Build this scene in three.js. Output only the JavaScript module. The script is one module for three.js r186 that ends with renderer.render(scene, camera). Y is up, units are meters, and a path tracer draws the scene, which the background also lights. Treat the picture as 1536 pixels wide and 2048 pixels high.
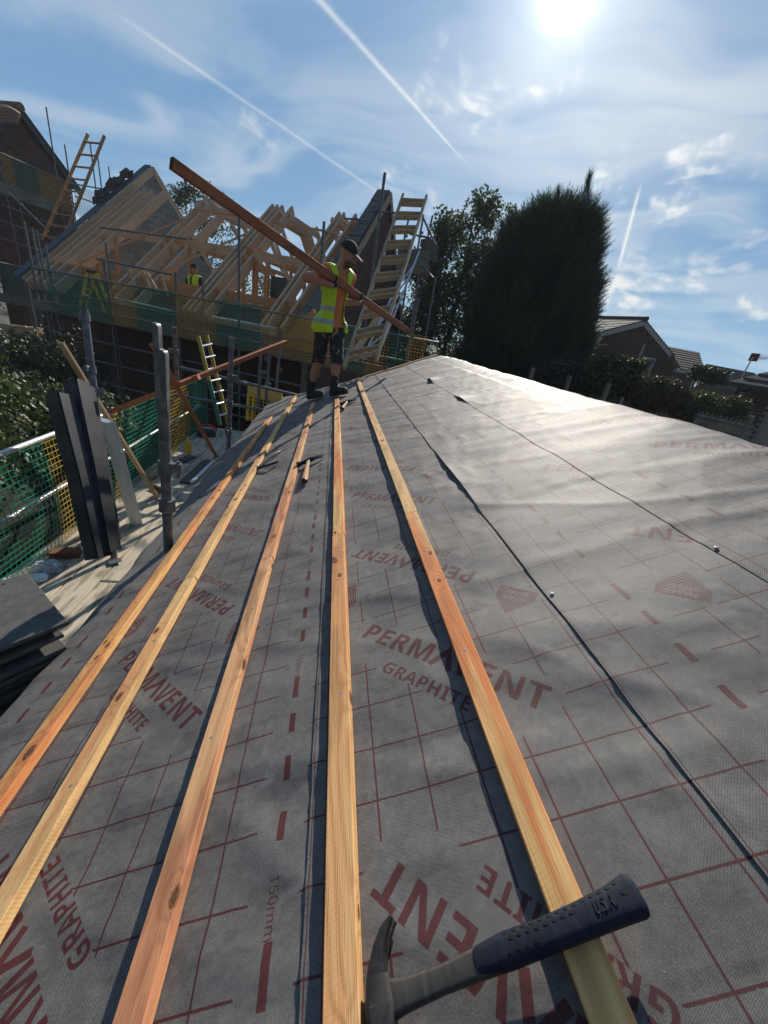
import * as THREE from 'three';
import { mergeGeometries } from 'three/addons/utils/BufferGeometryUtils.js';

// ------------------------------------------------------------------ camera
const scene = new THREE.Scene();
const EYE = new THREE.Vector3(0, 3.8, 0);
const camera = new THREE.PerspectiveCamera(106.2, 0.75, 0.05, 900);
const AX = new THREE.Vector3(0.98126, 0.15708, 0.11156), AY = new THREE.Vector3(-0.09397, 0.89569, -0.43463), AZ = new THREE.Vector3(-0.1682, 0.41601, 0.89367);
camera.position.copy(EYE);
camera.quaternion.setFromRotationMatrix(new THREE.Matrix4().makeBasis(AX, AY, AZ));
scene.add(camera);

// ------------------------------------------------------------------ sky and sun
const SUN = new THREE.Vector3(0.2926, 0.5012, -0.8143).normalize();
const sky = makeSky();
scene.background = sky;
scene.environment = sky;
scene.environmentIntensity = 1;
const sun = new THREE.DirectionalLight(new THREE.Color(1, 0.93, 0.82), 5);
sun.position.copy(SUN).multiplyScalar(40).add(new THREE.Vector3(0, 3, -5));
sun.target.position.set(0, 3, -5);
sun.castShadow = true;
sun.shadow.mapSize.set(4096, 4096);
Object.assign(sun.shadow.camera, { left: -25, right: 25, top: 25, bottom: -25, near: 1, far: 110 });
scene.add(sun, sun.target);
const renderer = new THREE.WebGLRenderer();
renderer.toneMapping = THREE.LinearToneMapping;
renderer.toneMappingExposure = 1.2;
renderer.shadowMap.enabled = true;
scene.fog = new THREE.FogExp2(new THREE.Color(0.86, 0.93, 0.97), 0.0011);

// ------------------------------------------------------------------ numbers and noise
function rng(seed) { let a = seed >>> 0; return () => { a = (a + 0x6d2b79f5) | 0; let t = Math.imul(a ^ (a >>> 15), 1 | a); t = (t + Math.imul(t ^ (t >>> 7), 61 | t)) ^ t; return ((t ^ (t >>> 14)) >>> 0) / 4294967296; }; }
function hash(x, y, z) { let h = (Math.imul(x, 374761393) + Math.imul(y, 668265263) + Math.imul(z, 2147483647 ^ 0x5bd1e995)) | 0; h = Math.imul(h ^ (h >>> 13), 1274126177); return ((h ^ (h >>> 16)) >>> 0) / 4294967296; }
function noise(x, y, z = 0) {
  const xi = Math.floor(x), yi = Math.floor(y), zi = Math.floor(z); let fx = x - xi, fy = y - yi, fz = z - zi;
  fx = fx * fx * (3 - 2 * fx); fy = fy * fy * (3 - 2 * fy); fz = fz * fz * (3 - 2 * fz);
  const l = (a, b, t) => a + (b - a) * t;
  const p = l(l(hash(xi, yi, zi), hash(xi + 1, yi, zi), fx), l(hash(xi, yi + 1, zi), hash(xi + 1, yi + 1, zi), fx), fy);
  if (fz === 0) return p;
  return l(p, l(l(hash(xi, yi, zi + 1), hash(xi + 1, yi, zi + 1), fx), l(hash(xi, yi + 1, zi + 1), hash(xi + 1, yi + 1, zi + 1), fx), fy), fz);
}
function fbm(x, y, z = 0, n = 4) { let s = 0, a = 0.5, t = 0; for (let i = 0; i < n; i++) { s += a * noise(x, y, z); t += a; x = x * 2.03 + 7.1; y = y * 2.03 + 3.7; z = z ? z * 2.03 + 1.3 : 0; a *= 0.5; } return s / t; }
function clamp(x, a = 0, b = 1) { return x < a ? a : x > b ? b : x; }
function sstep(a, b, x) { const t = clamp((x - a) / (b - a)); return t * t * (3 - 2 * t); }
function mix(a, b, t) { return a + (b - a) * t; }
function V(x, y, z) { return new THREE.Vector3(x, y, z); }

// the direction seen at a point of the 1536 x 2048 photograph, and points along it
function ray(x, y) { return V(0, 0, 0).addScaledVector(AX, (x - 768) / 769).addScaledVector(AY, (1024 - y) / 769).addScaledVector(AZ, -1); }
function at(x, y, d) { return ray(x, y).multiplyScalar(d).add(EYE); }
function onP(x, y, P, n) { const r = ray(x, y), k = n.dot(P.clone().sub(EYE)) / n.dot(r); return r.multiplyScalar(k).add(EYE); }
function onY(x, y, Y) { return onP(x, y, V(0, Y, 0), V(0, 1, 0)); }
function onZ(x, y, Z) { return onP(x, y, V(0, 0, Z), V(0, 0, 1)); }

function makeSky() {
  const w = 4096, h = 2048, d = new Float32Array(w * h * 4);
  const S = (x, y) => ray(x, y).normalize();
  // cirrus strokes and vapour trails: from, to, width in radians, strength, raggedness, taper
  const strokes = [
    [S(560, -90), S(925, 318), 0.0034, 0.5, 0.35, 1], [S(280, 60), S(765, 392), 0.0021, 0.3, 0.7, 0], [S(1278, 382), S(1238, 530), 0.0024, 0.75, 0.15, 0],
    [S(1236, 540), S(1205, 650), 0.004, 0.16, 0.6, 0], [S(1165, 60), S(1143, 190), 0.012, 0.3, 1.2, 0], [S(1190, 565), S(1320, 595), 0.022, 0.55, 1.3, 0], [S(1245, 530), S(1420, 560), 0.02, 0.42, 1.3, 0],
    [S(1380, 545), S(1500, 520), 0.02, 0.42, 1.3, 0], [S(1330, 345), S(1450, 320), 0.03, 0.4, 1.3, 0], [S(1300, 430), S(1380, 405), 0.018, 0.4, 1.3, 0], [S(1470, 622), S(1545, 622), 0.014, 0.4, 1.2, 0],
    [S(1190, 350), S(1255, 335), 0.018, 0.28, 1.4, 0], [S(1450, 325), S(1530, 318), 0.012, 0.3, 1.2, 0], [S(850, 140), S(930, 200), 0.022, 0.3, 1.4, 0], [S(920, 205), S(1080, 225), 0.02, 0.26, 1.4, 0],
    [S(480, 230), S(560, 290), 0.014, 0.2, 1.4, 0], [S(770, 345), S(870, 430), 0.016, 0.28, 1.4, 0], [S(1400, 520), S(1560, 470), 0.012, 0.3, 1.4, 0], [S(1150, 460), S(1250, 430), 0.014, 0.25, 1.4, 0],
  ].map(([a, b, width, k, rag, taper]) => { const n = a.clone().cross(b).normalize(); return { a, b, n, width, k, rag, taper, m: a.clone().add(b).normalize(), len: Math.acos(a.dot(b)) }; });
  const veil = S(1340, 150), veil2 = S(300, 420), v = V(0, 0, 0);
  for (let j = 0; j < h; j++) {
    const el = ((j + 0.5) / h - 0.5) * Math.PI;
    for (let i = 0; i < w; i++) {
      const az = ((i + 0.5) / w - 0.5) * 2 * Math.PI, o = (j * w + i) * 4;
      v.set(Math.cos(el) * Math.cos(az), Math.sin(el), Math.cos(el) * Math.sin(az));
      const e = Math.max(v.y, 0), hz = Math.exp(-e / 0.2), ang = Math.acos(clamp(v.dot(SUN), -1, 1)), deg = ang * 57.3;
      let r = mix(0.1, 0.32, hz), g = mix(0.225, 0.51, hz), b = mix(0.43, 0.67, hz);
      const far = sstep(45, 115, deg); r *= mix(1, 0.62, far); g *= mix(1, 0.44, far); b *= mix(1, 0.36, far);
      const g1 = 0.2 * Math.exp(-deg / 13), g2 = 0.62 * Math.exp(-deg / 3.2), g3 = 6 * Math.exp(-deg / 0.75);
      r += g1 + g2 + g3; g += g1 * 1.02 + g2 + g3 * 0.98; b += g1 + g2 * 0.96 + g3 * 0.92;
      if (v.y > 0) {
        const q = 1 / (v.y + 0.1), x = v.x * q, z = v.z * q;
        const wx = fbm(x * 1.1 + 3, z * 1.1, 0, 3) - 0.5, wz = fbm(x * 1.1, z * 1.1 + 9, 0, 3) - 0.5;
        const n1 = fbm((x * 0.8 + z * 0.6) * 0.8 + wx * 1.6, (z * 0.8 - x * 0.6) * 2.1 + wz * 2.6, 0, 5);
        let c = sstep(0.4, 0.85, n1) * 0.14;
        c += sstep(0.3, 0.72, n1) * 0.42 * Math.exp(-Math.pow(Math.acos(clamp(v.dot(veil), -1, 1)) / 0.34, 2)) ;
        c += sstep(0.35, 0.75, n1) * 0.2 * Math.exp(-Math.pow(Math.acos(clamp(v.dot(veil2), -1, 1)) / 0.5, 2));
        for (const s of strokes) {
          if (v.dot(s.m) < Math.cos(s.len * 0.5 + 0.12)) continue;
          const across = Math.asin(v.dot(s.n)), along = Math.atan2(v.clone().cross(s.a).dot(s.n) * -1, v.dot(s.a)) / s.len;
          if (along < -0.3 || along > 1.3) continue;
          const wid = s.width * (s.taper ? mix(1.5, 0.35, clamp(along)) : 1);
          const wob = s.rag * wid * (fbm(along * 5 + s.k * 31, across * 40, 0, 3) - 0.5) * 2.2;
          const body = Math.exp(-Math.pow((across + wob) / wid, 2)) * sstep(-0.12, 0.1, along) * sstep(1.12, 0.85, along);
          const tex = s.rag > 0.8 ? sstep(0.3, 0.8, fbm(along * s.len * 22 + across * 30 + s.k * 50, across * 85 - along * s.len * 14, 0, 5)) * 1.7 : mix(0.75, 1.15, fbm(along * s.len * 150, across * 200, 0, 3));
          c += body * tex * s.k;
        }
        c = clamp(c, 0, 0.92);
        const lit = 0.9 + 0.5 * Math.exp(-deg / 12);
        r = mix(r, Math.max(r, 0.78 * lit), c); g = mix(g, Math.max(g, 0.8 * lit), c); b = mix(b, Math.max(b, 0.79 * lit), c);
      }
      d[o] = r; d[o + 1] = g; d[o + 2] = b; d[o + 3] = 1;
    }
  }
  const t = new THREE.DataTexture(d, w, h, THREE.RGBAFormat, THREE.FloatType);
  t.mapping = THREE.EquirectangularReflectionMapping; t.magFilter = THREE.LinearFilter; t.minFilter = THREE.LinearFilter; t.needsUpdate = true;
  return t;
}

// ------------------------------------------------------------------ things, parts and shapes
const taken = new Map();
function numbered(name) { const n = taken.get(name) ?? 0; taken.set(name, n + 1); return n ? `${name}_${String(n).padStart(3, '0')}` : name; }
function thing(name, label, category, pos, group) {
  const o = new THREE.Group(); o.name = numbered(name); o.position.copy(pos ?? V(0, 0, 0)); scene.add(o);
  o.userData = { label, category }; if (group) o.userData.group = group;
  return o;
}
// world-space geometries become one named mesh under the thing (whose place is taken off)
function part(name, geos, mat, root, label) {
  let list = (Array.isArray(geos) ? geos : [geos]).map((g) => (g.index ? g.toNonIndexed() : g));
  for (const g of list) for (const k of Object.keys(g.attributes)) if (!['position', 'normal', 'uv', 'color'].includes(k)) g.deleteAttribute(k);
  const g = list.length > 1 ? mergeGeometries(list) : list[0].clone();
  let p = root, off = V(0, 0, 0); while (p && p !== scene) { off.add(p.position); p = p.parent; }
  g.translate(-off.x, -off.y, -off.z);
  const m = new THREE.Mesh(g, mat); m.name = root === scene || !root ? numbered(name) : name; m.castShadow = m.receiveShadow = true;
  if (label) m.userData.label = label;
  (root ?? scene).add(m);
  return m;
}
function structure(name, geos, mat) { const m = part(name, geos, mat, scene); m.userData.kind = 'structure'; return m; }
function solo(name, geos, mat, label, category, group) { const m = part(name, geos, mat, scene); m.userData = { label, category }; if (group) m.userData.group = group; return m; }
function frame(d, up) { d = d.clone().normalize(); let r = d.clone().cross(up ?? V(0, 1, 0)); if (r.length() < 1e-3) r = d.clone().cross(V(0, 0, -1)); r.normalize(); return { d, r, u: r.clone().cross(d).normalize() }; }
function loft(st, prof, { smooth = false, caps = true } = {}) {
  const pos = [], uv = [], idx = [], n = prof.length; let L = 0;
  const per = [0]; for (let i = 0; i < n; i++) { const a = prof[i], b = prof[(i + 1) % n]; per.push(per[i] + Math.hypot(a[0] - b[0], a[1] - b[1])); }
  st.forEach((s, k) => {
    if (k) L += s.p.distanceTo(st[k - 1].p);
    const sx = s.s ?? 1, sy = s.sy ?? sx;
    for (let i = 0; i <= n; i++) { const q = prof[i % n]; pos.push(s.p.x + s.r.x * q[0] * sx + s.u.x * q[1] * sy, s.p.y + s.r.y * q[0] * sx + s.u.y * q[1] * sy, s.p.z + s.r.z * q[0] * sx + s.u.z * q[1] * sy); uv.push(L + (s.o ?? 0), per[i]); }
  });
  const m = n + 1;
  for (let k = 0; k + 1 < st.length; k++) for (let i = 0; i < n; i++) { const a = k * m + i, b = a + 1, c = a + m, e = c + 1; idx.push(a, b, c, b, e, c); }
  const g = new THREE.BufferGeometry();
  if (caps) for (const [k, flip] of [[0, 1], [st.length - 1, 0]]) {
    const s = st[k], base = pos.length / 3; pos.push(s.p.x, s.p.y, s.p.z); uv.push(0, 0);
    for (let i = 0; i <= n; i++) { const j = (k * m + i) * 3; pos.push(pos[j], pos[j + 1], pos[j + 2]); const q = prof[i % n]; uv.push(q[0], q[1]); }
    for (let i = 0; i < n; i++) flip ? idx.push(base, base + 2 + i, base + 1 + i) : idx.push(base, base + 1 + i, base + 2 + i);
  }
  g.setAttribute('position', new THREE.Float32BufferAttribute(pos, 3)); g.setAttribute('uv', new THREE.Float32BufferAttribute(uv, 2)); g.setIndex(idx);
  if (smooth) { g.computeVertexNormals(); return g.toNonIndexed(); }
  const f = g.toNonIndexed(); f.computeVertexNormals(); return f;
}
function rect(w, h, b = 0.002) { const x = w / 2, y = h / 2; return b ? [[-x + b, -y], [x - b, -y], [x, -y + b], [x, y - b], [x - b, y], [-x + b, y], [-x, y - b], [-x, -y + b]] : [[-x, -y], [x, -y], [x, y], [-x, y]]; }
function circle(r, n = 10) { return Array.from({ length: n }, (_, i) => [r * Math.cos((i / n) * 2 * Math.PI), r * Math.sin((i / n) * 2 * Math.PI)]); }
let barSeed = 0;
function bar(p, q, w, h, up, bev = 0.003) { const { r, u } = frame(q.clone().sub(p), up), o = (barSeed = (barSeed + 0.37) % 2.4); return loft([{ p, r, u, o }, { p: q, r, u, o }], rect(w, h, bev)); }
function tube(p, q, r = 0.0242, n = 10) { const f = frame(q.clone().sub(p)); return loft([{ p, r: f.r, u: f.u }, { p: q, r: f.r, u: f.u }], circle(r, n), { smooth: true }); }
function pathTube(pts, rad, n = 8, steps = 24) {
  const c = new THREE.CatmullRomCurve3(pts), st = [];
  for (let i = 0; i <= steps; i++) { const t = i / steps, f = frame(c.getTangentAt(t)); st.push({ p: c.getPointAt(t), r: f.r, u: f.u, s: typeof rad === 'function' ? rad(t) : rad }); }
  return loft(st, circle(1, n), { smooth: true });
}
function box(w, h, d, pos, rot) { const g = loft([{ p: V(0, 0, -d / 2), r: V(1, 0, 0), u: V(0, 1, 0) }, { p: V(0, 0, d / 2), r: V(1, 0, 0), u: V(0, 1, 0) }], rect(w, h, Math.min(0.003, w / 6, h / 6))); if (rot) g.applyMatrix4(new THREE.Matrix4().makeRotationFromEuler(new THREE.Euler(...rot))); g.translate(pos.x, pos.y, pos.z); return g; }
// a flat outline (u, v) in the plane of ex, ey at O, given a thickness along ex x ey
function slab(pts, th, O, ex, ey, bevel = 0) {
  const s = new THREE.Shape(pts.map((p) => new THREE.Vector2(p[0], p[1])));
  const g = new THREE.ExtrudeGeometry(s, { depth: th, bevelEnabled: bevel > 0, bevelSize: bevel, bevelThickness: bevel, bevelSegments: 1, bevelOffset: -bevel, curveSegments: 6 });
  g.applyMatrix4(new THREE.Matrix4().makeBasis(ex, ey, ex.clone().cross(ey)).setPosition(O)); return g;
}
function blob(pos, r, sx = 1, sy = 1, sz = 1) { const g = new THREE.SphereGeometry(r, 14, 10); g.scale(sx, sy, sz); g.translate(pos.x, pos.y, pos.z); return g; }

// ------------------------------------------------------------------ materials
function std(c, roughness = 0.8, more = {}) { return new THREE.MeshPhysicalMaterial({ color: new THREE.Color().setRGB(...c), roughness, ...more }); }
function dataTex(w, h, f, { srgb = true, rx = 1, ry = 1 } = {}) {
  const d = new Uint8Array(w * h * 4), enc = (x) => 255 * (srgb ? (x <= 0.0031308 ? 12.92 * x : 1.055 * Math.pow(x, 1 / 2.4) - 0.055) : x);
  for (let y = 0; y < h; y++) for (let x = 0; x < w; x++) { const c = f(x, y), o = (y * w + x) * 4; d[o] = clamp(enc(clamp(c[0])), 0, 255); d[o + 1] = clamp(enc(clamp(c[1])), 0, 255); d[o + 2] = clamp(enc(clamp(c[2])), 0, 255); d[o + 3] = 255; }
  const t = new THREE.DataTexture(d, w, h); t.colorSpace = srgb ? THREE.SRGBColorSpace : THREE.NoColorSpace; t.magFilter = THREE.LinearFilter; t.wrapS = t.wrapT = THREE.RepeatWrapping; t.repeat.set(rx, ry); t.needsUpdate = true; return t;
}
// sawn softwood: uv in metres, the grain along u; LU x LV metres of board per texture
function wood(seed, light, dark, { W = 1024, H = 128, LU = 2.4, LV = 0.2, rings = 60, knots = 5, stain = null, stainAmt = 0, saw = 0.02, dirt = 0, fleck = 0 } = {}) {
  const R = rng(seed), K = Array.from({ length: knots }, () => ({ x: R() * LU, y: R() * LV, r: 0.005 + R() * 0.009 })), s = seed * 1.37;
  const bump = new Float32Array(W * H);
  const tex = dataTex(W, H, (px, py) => {
    const x = (px / W) * LU, y = (py / H) * LV; let g = y * rings * 0.55 + 7 * fbm(x * 0.9 + s, y * 7 + s, 0, 3) + 0.45 * noise(x * 9, y * 90 + s), kn = 0, halo = 0;
    for (const k of K) { const dx = (x - k.x) * 0.55, dy = y - k.y, q = Math.hypot(dx, dy) / k.r; if (q < 6) { g += 2.4 * Math.exp(-q * q * 0.16) * Math.sign(dy || 1) * Math.min(1, q); kn = Math.max(kn, sstep(1.15, 0.8, q + 0.25 * noise(x * 200, y * 200))); halo = Math.max(halo, Math.exp(-q * 0.7)); } }
    const ring = Math.pow(0.5 + 0.5 * Math.sin(2 * Math.PI * g), 2.2), fib = noise(x * 40 + s, y * 1500) - 0.5, sawm = Math.sin(x * 900 + y * 260 + 3 * noise(x * 4, y * 30)) * saw * sstep(0.4, 0.7, fbm(x * 2 + s, y * 14, 0, 2)), big = fbm(x * 0.9 + s * 2, y * 7, 0, 3) - 0.5;
    let t = clamp(ring * 0.42 + fib * 0.26 + big * 0.9 + halo * 0.45 + 0.1); const c = [0, 1, 2].map((i) => mix(light[i], dark[i], t) * (1 + sawm + fib * 0.12));
    if (stain) { const a = clamp(sstep(0.47, 0.66, fbm(x * 1.6 + s * 3, y * 26 + s, 0, 4) + halo * 0.15) * stainAmt); for (let i = 0; i < 3; i++) c[i] = mix(c[i], stain[i], a); }
    if (fleck) { const a = sstep(0.66, 0.78, noise(x * 160 + s, y * 420)) * fleck; for (let i = 0; i < 3; i++) c[i] = mix(c[i], stain ? stain[i] : dark[i], a); }
    if (dirt) { const a = sstep(0.5, 0.72, fbm(x * 5 + s, y * 22, 0, 4)) * dirt; for (let i = 0; i < 3; i++) c[i] *= 1 - a; }
    if (kn) for (let i = 0; i < 3; i++) c[i] = mix(c[i], [0.16, 0.065, 0.025][i] * mix(0.7, 1.6, ring), kn);
    bump[py * W + px] = 0.5 + ring * 0.25 + fib * 0.5 + sawm * 3 - kn * 0.2;
    return c;
  }, { rx: 1 / LU, ry: 1 / LV });
  const b = dataTex(W, H, (x, y) => { const k = bump[y * W + x]; return [k, k, k]; }, { srgb: false, rx: 1 / LU, ry: 1 / LV });
  return new THREE.MeshPhysicalMaterial({ map: tex, bumpMap: b, bumpScale: 0.0012, roughness: 0.72, specularIntensity: 0.6 });
}
function mottled(seed, a, b, { W = 256, size = 0.5, f = 12, rough = 0.6, metal = 0, bump = 0.0006, more = {} } = {}) {
  const map = dataTex(W, W, (x, y) => { const t = clamp((fbm((x / W) * f + seed, (y / W) * f, 0, 5) - 0.5) * 2 + 0.5), s = clamp(0.85 + 0.3 * noise(x * 0.9, y * 0.9, seed)); return [0, 1, 2].map((i) => mix(a[i], b[i], t) * s); }, { rx: 1 / size, ry: 1 / size });
  const bm = dataTex(W, W, (x, y) => { const t = fbm((x / W) * f * 2 + seed, (y / W) * f * 2, 0, 5); return [t, t, t]; }, { srgb: false, rx: 1 / size, ry: 1 / size });
  return new THREE.MeshPhysicalMaterial({ map, bumpMap: bm, bumpScale: bump, roughness: rough, metalness: metal, ...more });
}
// ------------------------------------------------------------------ shared materials
const M = {
  steel: mottled(3, [0.09, 0.1, 0.11], [0.2, 0.21, 0.225], { size: 0.4, rough: 0.5, metal: 0.45, bump: 0.0004 }),
  steelBright: mottled(4, [0.4, 0.41, 0.41], [0.62, 0.62, 0.6], { size: 0.4, rough: 0.42, metal: 0.7, bump: 0.0003 }),
  rafter: wood(21, [0.56, 0.39, 0.25], [0.32, 0.2, 0.12], { W: 512, H: 64, rings: 40, knots: 6, saw: 0.02 }),
  rafterOrange: wood(22, [0.52, 0.28, 0.13], [0.4, 0.17, 0.06], { W: 512, H: 64, rings: 40, knots: 4 }),
  redwood: wood(23, [0.42, 0.15, 0.065], [0.24, 0.07, 0.03], { W: 512, H: 64, rings: 50, knots: 6 }),
  paleStick: wood(24, [0.47, 0.34, 0.2], [0.3, 0.19, 0.1], { W: 512, H: 64, rings: 50, knots: 4 }),
  plank: wood(25, [0.52, 0.45, 0.34], [0.32, 0.27, 0.2], { W: 1024, H: 128, LV: 0.45, rings: 26, knots: 5, dirt: 0.45 }),
  plank2: wood(26, [0.55, 0.47, 0.35], [0.32, 0.26, 0.19], { W: 1024, H: 128, LV: 0.45, rings: 22, knots: 7, dirt: 0.55 }),
  oldPlank: wood(27, [0.2, 0.18, 0.15], [0.12, 0.1, 0.085], { W: 512, H: 64, rings: 30, dirt: 0.4 }),
  green: std([0.01, 0.24, 0.15], 0.45), yellow: std([0.52, 0.36, 0.06], 0.5), yellowPaint: std([0.62, 0.44, 0.03], 0.45),
  farGreen: std([0.012, 0.2, 0.13], 0.6), farYellow: std([0.5, 0.29, 0.06], 0.6),
  mortar: std([0.3, 0.28, 0.25], 0.95), soil: mottled(9, [0.05, 0.045, 0.03], [0.09, 0.08, 0.05], { size: 3, rough: 1, bump: 0.02 }),
  brick: new THREE.MeshPhysicalMaterial({ roughness: 0.92, vertexColors: true }), block: mottled(11, [0.2, 0.185, 0.17], [0.28, 0.26, 0.24], { size: 0.6, rough: 0.95, bump: 0.002 }),
  black: std([0.012, 0.013, 0.016], 0.4), white: std([0.75, 0.76, 0.77], 0.4), tile: mottled(12, [0.055, 0.052, 0.05], [0.085, 0.08, 0.076], { size: 0.3, rough: 0.75, bump: 0.0008 }),
  slate: mottled(13, [0.075, 0.07, 0.06], [0.16, 0.15, 0.125], { size: 0.8, rough: 0.8 }), darkTile: mottled(14, [0.035, 0.03, 0.028], [0.07, 0.055, 0.05], { size: 1.2, rough: 0.85 }),
  fascia: mottled(15, [0.014, 0.015, 0.019], [0.042, 0.044, 0.05], { size: 0.7, f: 6, rough: 0.5 }), alu: std([0.55, 0.56, 0.57], 0.35, { metalness: 0.8 }), zinc: std([0.5, 0.5, 0.5], 0.35, { metalness: 0.9 }),
};

// ------------------------------------------------------------------ the roof being covered
const PD = THREE.MathUtils.degToRad(24.5), RU = V(Math.cos(PD), Math.sin(PD), 0), RN = V(-Math.sin(PD), Math.cos(PD), 0), RT = V(0, 0, -1);
function R(s, t, o = 0) { return EYE.clone().addScaledVector(RU, s).addScaledVector(RT, t).addScaledVector(RN, o - 0.78); }
const ROWS = [-1.11, -0.905, -0.556, -0.245, 0.074], RIDGE = 1.39;

function printMap(s0, s1, seed, { c = [], dashes = [], base = [0.124, 0.116, 0.109], red = [0.075, 0.017, 0.018] }) {
  const PP = 1700, W = 1700, full = (s1 - s0) * PP, H = Math.min(2000, Math.round(full)), cv = document.createElement('canvas'); cv.width = W; cv.height = H;
  const g = cv.getContext('2d'), hx = (a) => '#' + new THREE.Color().setRGB(...a).getHexString(), B = hx(base), RED = hx(red);
  g.fillStyle = B; g.fillRect(0, 0, W, H); g.scale(1, H / full); g.fillStyle = RED; g.strokeStyle = RED;
  const y = (s) => (s - s0) * PP, x = (t) => t * PP, wrap = (f) => { for (const k of [-1, 0, 1]) { g.save(); g.translate(k * W, 0); f(); g.restore(); } };
  for (let k = -40; k < 40; k++) { const s = 0.02 + k * 0.1; if (s > s0 && s < s1) g.fillRect(0, y(s) - 3, W, 6); }
  for (let k = 0; k < 10; k++) g.fillRect(x(0.01 + k * 0.1) - 3, 0, 6, full);
  for (const d of dashes) {
    g.fillStyle = B; g.fillRect(0, y(d) - 0.045 * PP, W, 0.09 * PP); g.fillStyle = RED;
    for (const o of [0, 0.5]) {
      for (const [a, b] of [[0.39, 0.44], [0.495, 0.545], [0.6, 0.648], [0.692, 0.712], [0.727, 0.747], [0.21, 0.26], [0.115, 0.15]]) if (o + a < 1.2) wrap(() => { if (a < 0.2 && o) return; g.fillRect(x((o + a) % 1), y(d) - 0.007 * PP, x(b - a), 0.014 * PP); });
      wrap(() => { g.save(); g.translate(x((0.342 + o) % 1), y(d) + 0.008 * PP); g.rotate(Math.PI); g.scale(1, 1); g.translate(0, 0.018 * PP); g.font = `${Math.round(0.024 * PP)}px sans-serif`; g.fillText('150mm', 0, 0); g.restore(); });
    }
  }
  const word = (sc, tc, turn) => wrap(() => {
    g.save(); g.translate(x(tc), y(sc)); g.rotate(Math.atan2(0.36, -0.345) + turn);
    g.fillStyle = B; g.fillRect(-0.285 * PP, -0.06 * PP, 0.57 * PP, 0.15 * PP); g.fillStyle = RED;
    const px = 0.082 * PP; g.font = `bold ${Math.round(px)}px sans-serif`;
    const wide = g.measureText('PERMAVENT').width, k = (0.52 * PP) / wide; g.scale(k, 1);
    g.fillText('PERM', -wide / 2, 0.02 * PP);
    const w1 = g.measureText('PERM').width, wa = g.measureText('A').width, xa = -wide / 2 + w1, cap = px * 0.73;
    g.lineWidth = px * 0.17; g.beginPath(); g.moveTo(xa + wa * 0.02, 0.02 * PP); g.lineTo(xa + wa * 0.5, 0.02 * PP - cap + px * 0.08); g.lineTo(xa + wa * 0.98, 0.02 * PP); g.stroke();
    g.fillText('VENT', xa + wa, 0.02 * PP);
    g.font = `bold ${Math.round(px * 0.58)}px sans-serif`; const w2 = g.measureText('GRAPHITE').width; g.fillText('GRAPHITE', -w2 / 2, 0.02 * PP + px * 0.86);
    g.restore();
  });
  const mark = (sc, tc, turn) => wrap(() => {
    g.save(); g.translate(x(tc), y(sc)); g.rotate(Math.atan2(0.36, -0.345) + turn); const u = 0.055 * PP;
    g.fillStyle = B; g.fillRect(-u * 1.2, -u * 1.2, u * 2.4, u * 2.4); g.fillStyle = RED;
    g.beginPath(); g.moveTo(-u, u * 0.2); g.lineTo(0, -u); g.lineTo(u, u * 0.2); g.lineTo(u, u * 0.9); g.lineTo(-u, u * 0.9); g.closePath(); g.fill();
    g.fillStyle = B; for (let i = 0; i < 6; i++) { g.beginPath(); g.moveTo(-u, u * (0.28 + i * 0.17)); g.lineTo(0, -u * (0.85 - i * 0.24)); g.lineTo(u, u * (0.28 + i * 0.17)); g.lineTo(u, u * (0.33 + i * 0.17)); g.lineTo(0, -u * (0.76 - i * 0.24)); g.lineTo(-u, u * (0.33 + i * 0.17)); g.fill(); }
    g.font = `bold ${Math.round(u * 0.36)}px sans-serif`; const w = g.measureText('PERMA').width; g.fillText('PERMA', -w / 2, u * 0.3); g.fillText('PERMA', -w / 2, u * 0.72);
    g.restore();
  });
  for (const [cs, t1] of c) { word(cs, t1, 0); word(cs, t1 + 0.45, Math.PI); mark(cs - 0.235, t1 + 0.36, 0); mark(cs + 0.245, t1 + 0.13, Math.PI); }
  g.fillStyle = RED; g.fillRect(0, y(s0 + 0.004), W, 3);
  // the cloth itself: a fine diagonal weave, faint blotches, dust
  const im = g.getImageData(0, 0, W, H), D = im.data;
  for (let j = 0; j < H; j++) for (let i = 0; i < W; i++) {
    const o = (j * W + i) * 4, tw = ((i * 2 + j * 3) % 8 < 4 ? 1 : -1) * ((i - j) % 6 < 3 ? 1 : 0.3), k = 1 + 0.27 * tw + 0.5 * (hash(i, j, seed) - 0.5) + 0.14 * (fbm(i * 0.004 + seed, j * 0.004, 0, 3) - 0.5) + 0.12 * (noise(i * 0.06, j * 0.06, seed) - 0.5) + 0.09 * sstep(0.56, 0.8, fbm(i * 0.009 + seed * 3, j * 0.013, 0, 5)) - 0.12 * sstep(0.58, 0.75, fbm(i * 0.02 + 9, j * 0.006 + seed, 0, 4));
    D[o] = clamp(D[o] * k, 0, 255); D[o + 1] = clamp(D[o + 1] * k, 0, 255); D[o + 2] = clamp(D[o + 2] * k, 0, 255);
    if (hash(i >> 1, j >> 1, seed + 5) > 0.99993) { D[o] = D[o + 1] = D[o + 2] = 150; }
  }
  g.putImageData(im, 0, 0);
  const t = new THREE.CanvasTexture(cv); t.colorSpace = THREE.SRGBColorSpace; t.wrapS = THREE.RepeatWrapping; t.wrapT = THREE.ClampToEdgeWrapping; return t;
}
const weave = dataTex(64, 64, (x, y) => { const a = Math.sin((x + y) * 2 * Math.PI / 8) * 0.25 + Math.sin((x - y) * 2 * Math.PI / 16) * 0.2 + 0.5 + 0.25 * (hash(x, y, 1) - 0.5); return [a, a, a]; }, { srgb: false, rx: 1 / 0.02, ry: 1 / 0.02 });
weave.channel = 1;
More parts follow.
